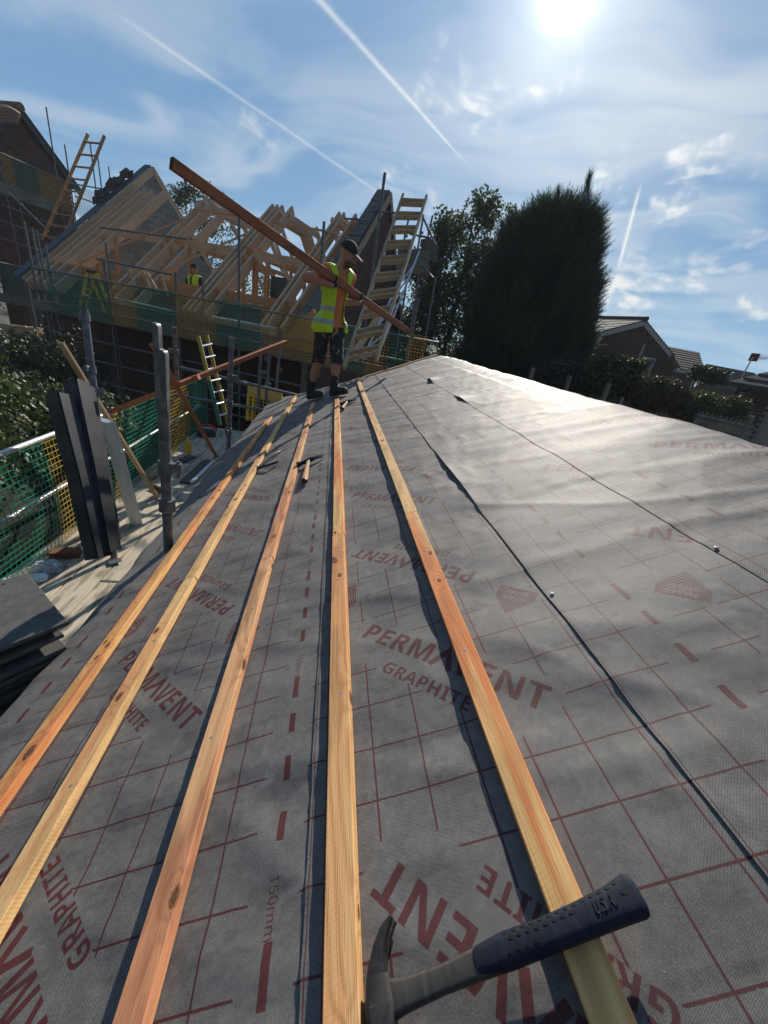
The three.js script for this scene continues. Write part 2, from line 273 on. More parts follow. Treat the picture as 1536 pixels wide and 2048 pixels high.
function membraneMat(map) { return new THREE.MeshPhysicalMaterial({ map, bumpMap: weave, bumpScale: 0.0003, roughness: 0.62, specularIntensity: 0.65, ior: 1.5, sheen: 0.15, sheenColor: new THREE.Color(0.8, 0.8, 0.78), sheenRoughness: 0.6 }); }

// how far the cloth sags and puckers between rafters, never above the battens' undersides
function sag(s, t) {
  const held = ROWS.reduce((m, r) => Math.max(m, Math.exp(-Math.pow((s - r) / 0.055, 2))), 0), free = 1 - 0.75 * held;
  const ph = (t - 0.2 + 0.1 * (noise(s * 2, t * 0.7) - 0.5)) / 0.46, amp = 0.35 + 1.0 * noise(s * 1.4 + 5, Math.round(ph) * 3.1);
  let h = -0.006 * Math.pow(Math.sin(Math.PI * ph), 2) * amp;
  h += (0.006 + 0.008 * sstep(0.3, -0.1, s)) * (fbm((t * 0.8 + s * 0.75) * 3.3, (s * 0.9 - t * 0.6) * 1.3, 0, 3) - 0.62);
  const cr = fbm((t + s * 0.35) * 5.5 + 4, s * 1.1 + 8, 0, 2); h += 0.005 * Math.pow(1 - Math.abs(2 * cr - 1), 7); const c2 = fbm((t * 0.5 - s) * 9 + 2, (t + s) * 2.3 + 1, 0, 2); h += 0.0028 * Math.pow(1 - Math.abs(2 * c2 - 1), 9);
  h += 0.002 * (fbm(t * 26, s * 9 + t * 5, 0, 2) - 0.5) + 0.01 * sstep(2.5, 5, t) * (fbm(t * 7 + s * 3, s * 2.2, 0, 3) - 0.6);
  return Math.min(h, 0.004) * 1.1 * free - 0.002 * held;
}
const ridgeX = EYE.x + RIDGE * RU.x + RN.x * -0.78, ridgeY = EYE.y + RIDGE * RU.y + RN.y * -0.78;
function cloth(s, t, o) {
  const p = R(s, t, o);
  if (s > 1.2) { const dx = (s - RIDGE) * RU.x, k = Math.tan(PD), w = 0.02 + 0.012 * noise(t * 2, 3); p.y += -Math.sqrt(dx * dx * k * k + w * w) - dx * k + 0.012 * (noise(t * 1.3, 8) - 0.5) * Math.exp(-dx * dx * 40); }
  const e = -1.36 + 0.05 * (noise(t * 1.7, 1) - 0.5) - s;                // over the eaves the cloth turns down
  if (e > 0) { const a = Math.min(e / 0.11, 1.45), q = R(s + e, t, o); let x = 0, z = 0; const n = 8; for (let i = 0; i < n; i++) { const b = Math.min(((i + 0.5) / n) * e / 0.11, 1.3); x += (e / n) * Math.cos(b); z += (e / n) * Math.sin(b); } p.copy(q).addScaledVector(RU, -x).addScaledVector(RN, -z); p.addScaledVector(RN, 0.02 * a * (fbm(t * 3, e * 3, 0, 2) - 0.5)); }
  return p;
}
const tEnd = (s) => 5.98 + Math.max(0, -(s - 0.3)) * 0.46 + 0.05 * (noise(s * 6, 2) - 0.5);
function sheet(s0, s1, off, map, root, lift) {
  const ns = Math.round((s1 - s0) / 0.018), ts = []; for (let t = -1.4; t < 1.4; t += 0.02) ts.push(t); for (let k = 0; k <= 150; k++) ts.push(k / 150);
  const nt = ts.length, pos = [], uv = [], uv1 = [], idx = [];
  for (let j = 0; j < nt; j++) for (let i = 0; i <= ns; i++) {
    const s = mix(s0, s1, i / ns), E = tEnd(s); let t = j < nt - 151 ? ts[j] : mix(1.4, E, ts[j]), drop = 0;
    if (j >= nt - 5) { drop = (j - (nt - 5)) / 4; t = E - 0.02 + 0.02 * drop; }
    const edge = lift && i < 8 ? lift(t) * Math.pow(1 - i / 8, 1.6) : 0, p = cloth(s, t, sag(s, t) + off + edge);
    p.y -= drop * drop * 0.12;
    pos.push(p.x, p.y, p.z); uv.push(t, 1 - i / ns); uv1.push(t, s);
  }
  const m = ns + 1; for (let j = 0; j + 1 < nt; j++) for (let i = 0; i < ns; i++) { const a = j * m + i; idx.push(a, a + 1, a + m, a + 1, a + m + 1, a + m); }
  const g = new THREE.BufferGeometry(); g.setAttribute('position', new THREE.Float32BufferAttribute(pos, 3)); g.setAttribute('uv', new THREE.Float32BufferAttribute(uv, 2)); g.setAttribute('uv1', new THREE.Float32BufferAttribute(uv1, 2)); g.setIndex(idx); g.computeVertexNormals();
  const mesh = new THREE.Mesh(g, membraneMat(map)); mesh.name = 'membrane_sheet'; mesh.geometry.translate(-root.position.x, -root.position.y, -root.position.z); mesh.castShadow = mesh.receiveShadow = true; root.add(mesh); return mesh;
}
const house = thing('roofed_outbuilding', 'low building under grey membrane with red printed grid', 'building', V(1.6, 0, -2.4));
{
  const x0 = -0.72, x1 = 4.0, zF = -5.75, zB = 1.2, topL = 2.42, rt = R(RIDGE, 0, -0.09).y;
  part('wall', slab([[x0, 0], [x1, 0], [x1, topL], [ridgeX, rt], [x0, topL]], zB - zF, V(0, 0, zF), V(1, 0, 0), V(0, 1, 0)), M.mortar, house);
  part('fascia_board', [bar(R(-1.33, -1.2, -0.1), R(-1.33, 6.3, -0.1), 0.02, 0.15, V(0, 1, 0))], M.fascia, house);
  for (let k = 0; k < 8; k++) if (k > 6) part('rafter', bar(R(-1.3, 0.2 + k * 0.46 + 2.9, -0.07), R(RIDGE - 0.05, 0.2 + k * 0.46 + 2.9, -0.07), 0.045, 0.1), M.rafter, house);
  sheet(-1.62, -0.26, 0, printMap(-1.62, -0.26, 1, { c: [[-0.84, 0.88]], dashes: [-1.275, -0.37] }), house, null);
  sheet(-0.312, 0.4, 0.003, printMap(-0.312, 0.4, 2, { c: [[0.008, 0.68]] }), house, (t) => 0.002);
  sheet(0.338, 0.86, 0.006, printMap(0.338, 0.86, 3, { c: [[0.875, 0.33]], dashes: [0.505] }), house, (t) => 0.0012 + 0.003 * sstep(1, 2.5, t) * Math.pow(noise(t * 3.1, 5), 3) + 0.014 * Math.exp(-Math.pow((t - 1.75) / 0.25, 2)));
  sheet(0.79, 2.8, 0.0072, printMap(0.79, 2.8, 4, { c: [[1.3, 0.24], [2.2, 0.5]], dashes: [0.925] }), house, (t) => 0.0006 + 0.03 * Math.exp(-Math.pow((t - 4.2) / 0.1, 2)) + 0.02 * Math.exp(-Math.pow((t - 3.1) / 0.12, 2)) + 0.002 * sstep(1, 2.5, t) * Math.pow(noise(t * 2.7, 9), 3));
  for (const [s, t] of [[0.352, 0.783], [0.8, 0.774]]) { const p = R(s, t, sag(s, t) + 0.011 + (s > 0.5 ? 0.002 : 0)), f = frame(RN); part('washer', [loft([{ p: p.clone().addScaledVector(RN, -0.006), r: f.r, u: f.u }, { p, r: f.r, u: f.u }, { p: p.clone().addScaledVector(RN, 0.001), r: f.r, u: f.u, s: 0.4 }], circle(0.005, 12))], std([0.4, 0.4, 0.4], 0.5), house); }
}

// ------------------------------------------------------------------ battens nailed along the roof
const BW = [
  wood(1, [0.78, 0.43, 0.16], [0.52, 0.21, 0.06], { W: 2048, H: 192, LV: 0.15, rings: 70, knots: 17, stain: [0.66, 0.17, 0.06], stainAmt: 0.55, dirt: 0.25 }),
  wood(2, [0.76, 0.49, 0.21], [0.48, 0.25, 0.08], { W: 2048, H: 192, LV: 0.15, rings: 60, knots: 16, stain: [0.7, 0.25, 0.11], stainAmt: 0.5, fleck: 0.5, dirt: 0.25 }),
  wood(3, [0.72, 0.4, 0.19], [0.38, 0.17, 0.07], { W: 2048, H: 192, LV: 0.15, rings: 60, knots: 18, stain: [0.6, 0.2, 0.1], stainAmt: 0.6, dirt: 0.4 }),
  wood(4, [0.78, 0.45, 0.19], [0.5, 0.22, 0.075], { W: 2048, H: 192, LV: 0.15, rings: 75, knots: 16, stain: [0.7, 0.24, 0.09], stainAmt: 0.45, saw: 0.02, dirt: 0.25 }),
  wood(5, [0.8, 0.48, 0.19], [0.52, 0.24, 0.075], { W: 2048, H: 192, LV: 0.15, rings: 55, knots: 17, stain: [0.72, 0.19, 0.05], stainAmt: 0.75, saw: 0.02, dirt: 0.2 }),
];
function batten(row, t0, t1, m, label, ds = 0, shift = 0) {
  const s = ROWS[row] + ds, st = []; const n = Math.max(4, Math.round((t1 - t0) / 0.12));
  for (let k = 0; k <= n; k++) { const t = mix(t0, t1, k / n), w = 0.0012 * (noise(t * 3, row * 7.3) - 0.5), p = R(s + 0.004 * (noise(t * 0.8, row + 3.1) - 0.5), t, 0.0135 + w); st.push({ p, r: RU, u: RN, o: shift }); }
  const o = thing('roof_batten', label, 'batten', R(s, (t0 + t1) / 2, 0)), c = R(s, (t0 + t1) / 2, 0);
  // the grain runs along the batten; its two wide faces and edges share one board's texture
  const w = 0.025, h = 0.0125, b = 0.0016; part('timber', loft(st, [[-w + b, h], [w - b, h], [w, h - b], [w, -h + b], [w - b, -h], [-w + b, -h], [-w, -h + b], [-w, h - b]].reverse()), BW[m], o);
  return o;
}
const rowName = ['lowest row by the eaves', 'second row up from the eaves', 'middle of the five rows', 'fourth row up from the eaves', 'top row, nearest the ridge'];
const joints = [null, 1.43, 1.406, 1.424, 1.425], ends = [4.93, 6.2, 4.98, 4.79, 6.0];
const skin = ['orange streaked', 'pale yellowish', 'brown stained', 'warm orange', 'knotty golden'];
for (let r = 0; r < 5; r++) {
  if (joints[r]) {
    batten(r, -1.25, joints[r], r, `${skin[r]} roof batten in the ${rowName[r]}, near length`, 0, 1.14 + r * 0.18).userData.label = `${skin[r]} batten in the ${rowName[r]}, running under the viewer`;
    batten(r, joints[r] + 0.002, ends[r], [0, 1, 2, 4, 1][r], `batten in the ${rowName[r]}, from its joint to the far end`, 0.002, r * 0.7 + 1);
  } else batten(r, -1.25, ends[r], r, `${skin[r]} roof batten in the ${rowName[r]}, in one length`, 0, 1.5);
}
{ // nail heads driven into the battens
  for (let r = 0; r < 5; r++) for (const c of scene.children.filter((o) => o.name.startsWith('roof_batten') && o.userData.label.includes(rowName[r]))) {
    const far = c.userData.label.includes('from its joint');
    for (let k = 0; k < (far ? 3 : 4); k++) { const t = far ? 1.5 + k * 0.92 : [0.125, 0.585, 1.045, 1.36][k] + 0.02 * r - (r === 3 && k === 0 ? 0.03 : 0); const s = ROWS[r] + 0.012 * (noise(r * 5, k * 3) - 0.5), p = R(s, t, 0.0265), f = frame(RN); part('nail_head', loft([{ p: p.clone().addScaledVector(RN, -0.004), r: f.r, u: f.u }, { p, r: f.r, u: f.u }], circle(0.0034, 8)), M.zinc, c); }
  }
}

// ------------------------------------------------------------------ hammers on the roof
function along(pts, radii, prof, up, smooth = true) { const st = pts.map((p, i) => { const d = pts[Math.min(i + 1, pts.length - 1)].clone().sub(pts[Math.max(i - 1, 0)]), f = frame(d, up); return { p, r: f.r, u: f.u, s: radii[i][0], sy: radii[i][1] }; }); return loft(st, prof, { smooth }); }
const superC = (n = 20, k = 0.65) => Array.from({ length: n }, (_, i) => { const a = (i / n) * 2 * Math.PI, c = Math.cos(a), s = Math.sin(a); return [Math.sign(c) * Math.pow(Math.abs(c), k), Math.sign(s) * Math.pow(Math.abs(s), k)]; });
{
  const h = thing('claw_hammer', 'steel claw hammer with dimpled dark blue rubber grip across the top batten', 'hammer', R(-0.05, 0.18, 0.01));
  const dark = mottled(31, [0.018, 0.016, 0.015], [0.13, 0.118, 0.105], { size: 0.11, f: 26, rough: 0.42, metal: 0.7, bump: 0.00025 });
  const grip = mottled(32, [0.003, 0.005, 0.012], [0.014, 0.022, 0.048], { size: 0.07, f: 9, rough: 0.55, bump: 0.0003, more: { specularIntensity: 0.5 } });
  const A = V(-0.182, 0, 0), P = (s, t, o) => R(s, t, o);
  part('shaft', along([P(-0.192, 0.168, 0.019), P(-0.16, 0.169, 0.02), P(-0.11, 0.172, 0.024), P(-0.06, 0.176, 0.029), P(-0.03, 0.178, 0.032)], [[0.02, 0.0095], [0.0145, 0.009], [0.0125, 0.0085], [0.0145, 0.009], [0.016, 0.0095]], superC(16, 0.5), RN), dark, h);
  part('grip', along([P(-0.062, 0.176, 0.03), P(-0.055, 0.177, 0.03), P(-0.02, 0.179, 0.034), P(0.03, 0.181, 0.039), P(0.08, 0.1845, 0.0425), P(0.13, 0.189, 0.0455), P(0.156, 0.1925, 0.047), P(0.163, 0.193, 0.047), P(0.1655, 0.1932, 0.047)], [[0.0125, 0.0095], [0.0145, 0.011], [0.0172, 0.0135], [0.0163, 0.0145], [0.0172, 0.0145], [0.0191, 0.0145], [0.0219, 0.0145], [0.021, 0.0135], [0.016, 0.009]], superC(28, 0.72), RN), grip, h);
  // head: poll with striking face towards the viewer, curved split claw away
  part('head', [along([P(-0.194, 0.19, 0.019), P(-0.194, 0.165, 0.019), P(-0.193, 0.148, 0.019), P(-0.192, 0.13, 0.019)], [[0.016, 0.0135], [0.0205, 0.015], [0.017, 0.014], [0.0135, 0.013]], superC(16, 0.55), RN), along([P(-0.192, 0.132, 0.019), P(-0.1915, 0.116, 0.019), P(-0.1915, 0.113, 0.019)], [[0.0138, 0.0138], [0.0165, 0.0165], [0.015, 0.015]], circle(1, 18), RN)], dark, h);
  for (const k of [-1, 1]) part('claw', along([P(-0.197, 0.178, 0.019 + k * 0.002), P(-0.1955, 0.196, 0.0195 + k * 0.0045), P(-0.1895, 0.213, 0.021 + k * 0.0068), P(-0.179, 0.2285, 0.023 + k * 0.0085), P(-0.166, 0.24, 0.025 + k * 0.01)], [[0.016, 0.0105], [0.0125, 0.0082], [0.0092, 0.0072], [0.0066, 0.0064], [0.0024, 0.005]], superC(12, 0.6), RN), dark, h);
  const dim = [], GS = [[-0.02, 0.179, 0.034, 0.0172, 0.0135], [0.03, 0.181, 0.039, 0.0163, 0.0145], [0.08, 0.1845, 0.0425, 0.0172, 0.0145], [0.13, 0.189, 0.0455, 0.0191, 0.0145], [0.156, 0.1925, 0.047, 0.0219, 0.0145]];
  const surf = (x, w) => { // a point on the grip's upper face: x along 0..1, w round it in radians
    const q = mix(-0.02, 0.156, x); let i = 0; while (i < 3 && GS[i + 1][0] < q) i++; const k = (q - GS[i][0]) / (GS[i + 1][0] - GS[i][0]), [s, t, o, hw, hh] = GS[i].map((v, j) => mix(v, GS[i + 1][j], k));
    const sn = Math.sin(w), cs = Math.cos(w), X = Math.sign(sn) * Math.pow(Math.abs(sn), 0.72) * hw, Y = Math.pow(cs, 0.72) * hh;
    return { p: P(s, t + X, o + Y), n: RN.clone().multiplyScalar(Math.pow(cs, 1.28) / hh).addScaledVector(RT, Math.sign(sn) * Math.pow(Math.abs(sn), 1.28) / hw).normalize() };
  };
  const dot = (x, w, r = 0.0026) => { const q = surf(x, w), f = frame(q.n, RT); return [loft([{ p: q.p.clone().addScaledVector(q.n, -0.001), r: f.r, u: f.u, s: 1 }, { p: q.p.clone().addScaledVector(q.n, 0.00035), r: f.r, u: f.u, s: 1 }], circle(r, 10).map(([a, b]) => [a * 1.5, b * 0.9])), q]; };
  for (let k = 0; k < 14; k++) { const x = 0.03 + k * 0.068; if (x < 0.97) dim.push(dot(x, 0.75)[0]); if (k < 8) dim.push(dot(x + 0.03, 0.3)[0]); if (k < 4) dim.push(dot(x, -0.15)[0]); }
  part('dimple', dim, std([0.001, 0.001, 0.002], 0.9), h, 'row of moulded dimples');
  part('hanging_hole', dot(0.95, 0.1, 0.0036)[0], std([0.001, 0.001, 0.002], 0.8), h);
  const lm = std([0.002, 0.002, 0.003], 0.5), strokes = { U: [[[0, 1], [0, 0.2], [0.25, 0], [0.5, 0.2], [0.5, 1]]], S: [[[0.5, 0.9], [0.1, 1], [0, 0.72], [0.48, 0.34], [0.4, 0], [0, 0.08]]], A: [[[0, 0], [0.28, 1], [0.55, 0]], [[0.12, 0.35], [0.43, 0.35]]], '.': [[[0.05, 0.02], [0.16, 0.05], [0.22, 0.1]]] };
  const L = []; let cx = 0.7; for (const ch of 'U.S.A.') { for (const poly of strokes[ch]) L.push(along(poly.map(([a, b]) => { const q = surf(cx + a * 0.055, -0.12 + b * 0.42); return q.p.addScaledVector(q.n, 0.0004); }), poly.map(() => [0.0008, 0.0008]), circle(1, 6), RN)); cx += ch === '.' ? 0.022 : 0.035; }
  part('lettering', L, lm, h);
}
function woodHammer(label, pts, head, scale, dirT) {
  const [a, b] = pts, h = thing('wooden_handled_hammer', label, 'hammer', b.clone()), ax = b.clone().sub(a).normalize(), sd = head.clone().normalize();
  part('handle', along([a, a.clone().lerp(b, 0.03), a.clone().lerp(b, 0.2), a.clone().lerp(b, 0.5), a.clone().lerp(b, 0.8), b], [[0.016, 0.014], [0.021, 0.019], [0.02, 0.018], [0.015, 0.014], [0.013, 0.011], [0.013, 0.011]], circle(1, 14), RN), wood(33, [0.55, 0.32, 0.14], [0.3, 0.14, 0.05], { W: 256, H: 64, rings: 150, knots: 0 }), h);
  part('butt', blob(a, 0.021, 1, 0.9, 1), M.black, h);
  const p = (k, o = 0) => b.clone().addScaledVector(sd, k).addScaledVector(RN, o);
  part('head', [along([p(-0.085), p(-0.065), p(-0.06), p(-0.03), p(0.02), p(0.035)], [[0.018, 0.018], [0.018, 0.018], [0.013, 0.013], [0.012, 0.014], [0.015, 0.017], [0.012, 0.014]], superC(14, 0.6), RN), along([b.clone().addScaledVector(ax, -0.09), b.clone().addScaledVector(ax, 0.018)], [[0.012, 0.008], [0.014, 0.013]], superC(12, 0.6), RN)], M.black, h);
  for (const k of [-1, 1]) part('claw', along([p(0.02), p(0.055).addScaledVector(ax, k * 0.008), p(0.085, -0.004).addScaledVector(ax, k * 0.013), p(0.11, -0.014).addScaledVector(ax, k * 0.015)], [[0.012, 0.014], [0.009, 0.009], [0.007, 0.006], [0.004, 0.003]], superC(10, 0.6), RN), M.black, h);
}
woodHammer('claw hammer with stubby wooden handle lying between the middle battens', [R(-0.456, 2.23, 0.02), R(-0.452, 2.6, 0.028)], RU.clone().multiplyScalar(0.14).addScaledVector(RT, 0.05), 1);
woodHammer('small hammer lying beside the boot of the man carrying timber', [R(-0.185, 4.1, 0.02), R(-0.125, 4.34, 0.028)], RU.clone().multiplyScalar(0.14).addScaledVector(RT, 0.03), 1);
{
  const b = thing('pincers', 'thin black open pincers lying against the pale second batten', 'pincers', R(-0.8, 2.95, 0));
  part('handle', pathTube([R(-0.87, 2.88, 0.012), R(-0.82, 2.98, 0.018), R(-0.77, 3.07, 0.02), R(-0.735, 3.15, 0.014)], 0.009, 8), M.black, b);
  part('handle', pathTube([R(-0.885, 2.84, 0.012), R(-0.82, 2.82, 0.018), R(-0.76, 2.82, 0.02), R(-0.715, 2.85, 0.014)], 0.009, 8), M.black, b);
  part('pivot', blob(R(-0.88, 2.86, 0.015), 0.014), M.black, b);
}
// ------------------------------------------------------------------ ground
{ const g = new THREE.PlaneGeometry(700, 700, 40, 40); g.rotateX(-Math.PI / 2); const p = g.attributes.position, u = g.attributes.uv; for (let i = 0; i < p.count; i++) u.setXY(i, p.getX(i), p.getZ(i)); structure('ground', g, M.soil); }

// ------------------------------------------------------------------ the scaffold beside the eaves
const DECK = 1.52, RAILX = -2.4;
{
  const R0 = rng(7); let k = 0;
  for (let row = 0; row < 7; row++) {
    const x = -2.36 + row * 0.232, cuts = [1.2, [-2.35, -2.62, -2.1, -2.95, -2.48, -1.9, -2.2][row], [-6.2, -6.0, -5.85, -6.5, -6.15, -6.3, -6.0][row], -8.2];
    for (let c = 0; c < 3; c++) {
      const y = DECK - 0.019 - 0.004 * R0(), a = V(x, y, cuts[c] - 0.004), b = V(x + 0.004 * (R0() - 0.5), y - 0.003 * R0(), cuts[c + 1] + 0.004);
      const where = ['under the viewer', 'along the middle of the walkway', 'at the far end of the walkway'][c], which = ['against the netting', 'second from the netting', 'third from the netting', 'fourth from the netting', 'third from the eaves', 'second from the eaves', 'under the eaves'][row];
      const o = thing('scaffold_board', `weathered scaffold board ${where}, ${which}`, 'scaffold board', a.clone().lerp(b, 0.5));
      part('board', bar(a, b, 0.225, 0.038, V(0, 1, 0), 0.004), R0() > 0.5 ? M.plank : M.plank2, o);
      if (c) part('end_band', [bar(a.clone().add(V(0, 0, 0.001)), a.clone().add(V(0, 0, -0.022)), 0.2275, 0.0405, V(0, 1, 0), 0.001)], M.steel, o);
      k++;
    }
  }
}
function clamp2(c, d, r, m, root, turn = 0) { // a band and bolt round a tube
  const f = frame(d); const s = V(0, 0, 0).addScaledVector(f.r, Math.cos(turn)).addScaledVector(f.u, Math.sin(turn));
  part('coupler', [loft([{ p: c.clone().addScaledVector(f.d, -0.03), r: f.r, u: f.u }, { p: c.clone().addScaledVector(f.d, 0.03), r: f.r, u: f.u }], circle(r + 0.009, 10)), bar(c.clone().addScaledVector(s, r), c.clone().addScaledVector(s, r + 0.045), 0.035, 0.045, f.d), tube(c.clone().addScaledVector(s, r + 0.03).addScaledVector(f.d, 0.035), c.clone().addScaledVector(s, r + 0.03).addScaledVector(f.d, -0.05), 0.008, 6)], m, root);
}
function pole(label, a, b, couplers = [], { r = 0.0242, mat = M.steel, name = 'scaffold_pole', cat = 'scaffold pole', group } = {}) {
  const o = thing(name, label, cat, a.clone(), group), d = b.clone().sub(a);
  part('tube', tube(a, b, r, 12), mat, o);
  part('rim', loft([{ p: b.clone().addScaledVector(d.clone().normalize(), -0.001), ...frame(d) }, { p: b.clone().addScaledVector(d.clone().normalize(), 0.002), ...frame(d) }], circle(r * 0.86, 12)), M.black, o);
  couplers.forEach((c, i) => clamp2(a.clone().addScaledVector(d, c), d, r, mat, o, i * 2.1));
  return o;
}
{
  pole('pale steel guard rail tube above the netting beside the walkway, near length', V(RAILX, 2.52, 0.9), V(RAILX, 2.5, -3.05), [], { mat: M.steelBright, name: 'guard_rail', cat: 'guard rail' });
  pole('pale steel guard rail tube above the netting, beyond the leaning dark boards', V(RAILX + 0.01, 2.53, -3.07), V(RAILX, 2.51, -8.05), [0.3, 0.72], { mat: M.steelBright, name: 'guard_rail', cat: 'guard rail' });
  pole('mid rail tube behind the netting beside the walkway', V(RAILX - 0.06, 1.98, 0.9), V(RAILX - 0.06, 1.98, -8.05), [], { mat: M.steelBright, name: 'guard_rail', cat: 'guard rail' });
  // the near flat-topped upright standing through the eaves
  const A = at(334, 1010, 1.95), B = at(322, 700, 1.62), o = thing('scaffold_upright', 'nearest grey steel upright with a stepped flat plate at its top', 'scaffold upright', V(A.x, 0, A.z));
  const up = B.clone().sub(A).normalize(), base = A.clone().addScaledVector(up, -(A.y - 1.2) / up.y);
  part('tube', tube(base, A.clone().lerp(B, 0.72), 0.0242, 14), M.steel, o);
  const f = frame(up, V(0, 0, 1)), O = A.clone().lerp(B, 0.66), L = B.distanceTo(O);
  const ex = AX.clone().addScaledVector(up, -AX.dot(up)).normalize();
  const s = new THREE.Shape(); const hw = 0.0225; s.moveTo(-hw, 0); s.lineTo(hw, 0); s.lineTo(hw, L - 0.02); s.quadraticCurveTo(hw, L, hw - 0.012, L); s.lineTo(-0.002, L + 0.004); s.lineTo(-0.003, L + 0.085); s.quadraticCurveTo(-0.004, L + 0.1, -0.015, L + 0.1); s.lineTo(-hw, L + 0.1); s.lineTo(-hw, 0);
  const pg = new THREE.ExtrudeGeometry(s, { depth: 0.03, bevelEnabled: true, bevelSize: 0.002, bevelThickness: 0.002, bevelSegments: 2 }); pg.applyMatrix4(new THREE.Matrix4().makeBasis(ex, up, ex.clone().cross(up)).setPosition(O.clone().addScaledVector(ex.clone().cross(up), -0.015))); part('plate', pg, M.steel, o);
  for (const k of [0.28]) clamp2(A.clone().lerp(B, k), up, 0.0242, M.steel, o, 2.4 + k * 5);
  part('base_collar', loft([{ p: A.clone().addScaledVector(up, -0.03), ...f }, { p: A.clone().addScaledVector(up, 0.035), ...f }], circle(0.04, 8)), M.steel, o);
  const pB = at(168, 618, 3.15), qB = at(190, 800, 3.3), dB = qB.clone().sub(pB), kB = (DECK - pB.y) / dB.y; pole('grey steel tube rising behind the leaning dark boards', pB.clone().addScaledVector(dB, kB), pB, [0.7, 0.78, 0.97], { r: 0.0275 });
  const pC = at(463, 676, 3.85), qC = at(457, 885, 4.3); pole('steel tube with bolted couplers past the foot of the orange prop', pC.clone().lerp(qC, 1.25), pC, [0.3, 0.52, 0.72], {});
  pole('short steel tube end sticking up beyond the far corner of the walkway', at(354, 770, 4.4), at(348, 655, 4.0), [0.6], {});
  pole('thin upright tube left of the yellow gate panel', at(516, 815, 5.6), at(524, 668, 5.3), [0.5], {});
  pole('thin upright tube standing in front of the yellow gate panel', at(532, 800, 6.1), at(540, 690, 5.8), [0.3, 0.75], {});
  pole('thin upright tube right of the yellow gate panel', at(552, 785, 6.6), at(562, 665, 6.3), [0.4], {});
  pole('level steel tube running behind the couplers towards the yellow gate', at(360, 735, 5.6), at(612, 795, 6.0), [0.5], {});
  pole('lower level steel tube crossing behind the yellow and green ladder', at(350, 790, 5.9), at(600, 832, 6.3), [], {});
}
// brick-guard netting hung from the rail: a moulded grid, one panel at a time
function netting(O, ex, ey, w, h, cell, th, mat, root, wob = 0.02, thick = 1) {
  const g = [], n = ex.clone().cross(ey), nx = Math.round(w / cell), ny = Math.round(h / cell), q = (u, v) => O.clone().addScaledVector(ex, u).addScaledVector(ey, v).addScaledVector(n, wob * Math.sin(v * 3.1 / h) * (noise(u * 2 + O.z * 5, v * 2) + 0.2));
  const seg = wob ? 4 : 1, line = (a, b) => { for (let k = 0; k < seg; k++) { const p = q(mix(a[0], b[0], k / seg), mix(a[1], b[1], k / seg)), r = q(mix(a[0], b[0], (k + 1) / seg), mix(a[1], b[1], (k + 1) / seg)); g.push(bar(p, r, th, th * thick, n, 0)); } };
  for (let i = 0; i <= nx; i++) line([(i / nx) * w, 0], [(i / nx) * w, h]);
  for (let j = 0; j <= ny; j++) line([0, (j / ny) * h], [w, (j / ny) * h]);
  return part('mesh', g, mat, root);
}
{
  const spans = [[0.9, -2.2, 1], [-2.2, -3.5, 1], [-3.5, -4.0, 0], [-4.0, -4.5, 1], [-4.5, -4.8, 0], [-4.8, -5.85, 1], [-5.85, -7.1, 0], [-7.1, -8.05, 1]];
  const lab = ['green netting panel beside the viewer, before the grey roof tiles', 'green netting panel beside the grey roof tiles and the brick', 'yellow netting panel left of the leaning dark boards', 'green netting panel behind the leaning dark boards', 'yellow netting panel beside the leaning white trough', 'green netting panel behind the pale leaning stick', 'yellow netting panel behind the yellow bottle', 'green netting panel at the far end of the walkway'];
  spans.forEach(([z0, z1, g], i) => { const o = thing('safety_netting', lab[i], 'netting', V(RAILX + 0.03, DECK, (z0 + z1) / 2)); netting(V(RAILX + 0.03, DECK + 0.01, z0), V(0, 0, -1), V(0, 1, 0), z0 - z1, 0.97, 0.052, 0.0042, g ? M.green : M.yellow, o, 0.05); });
}
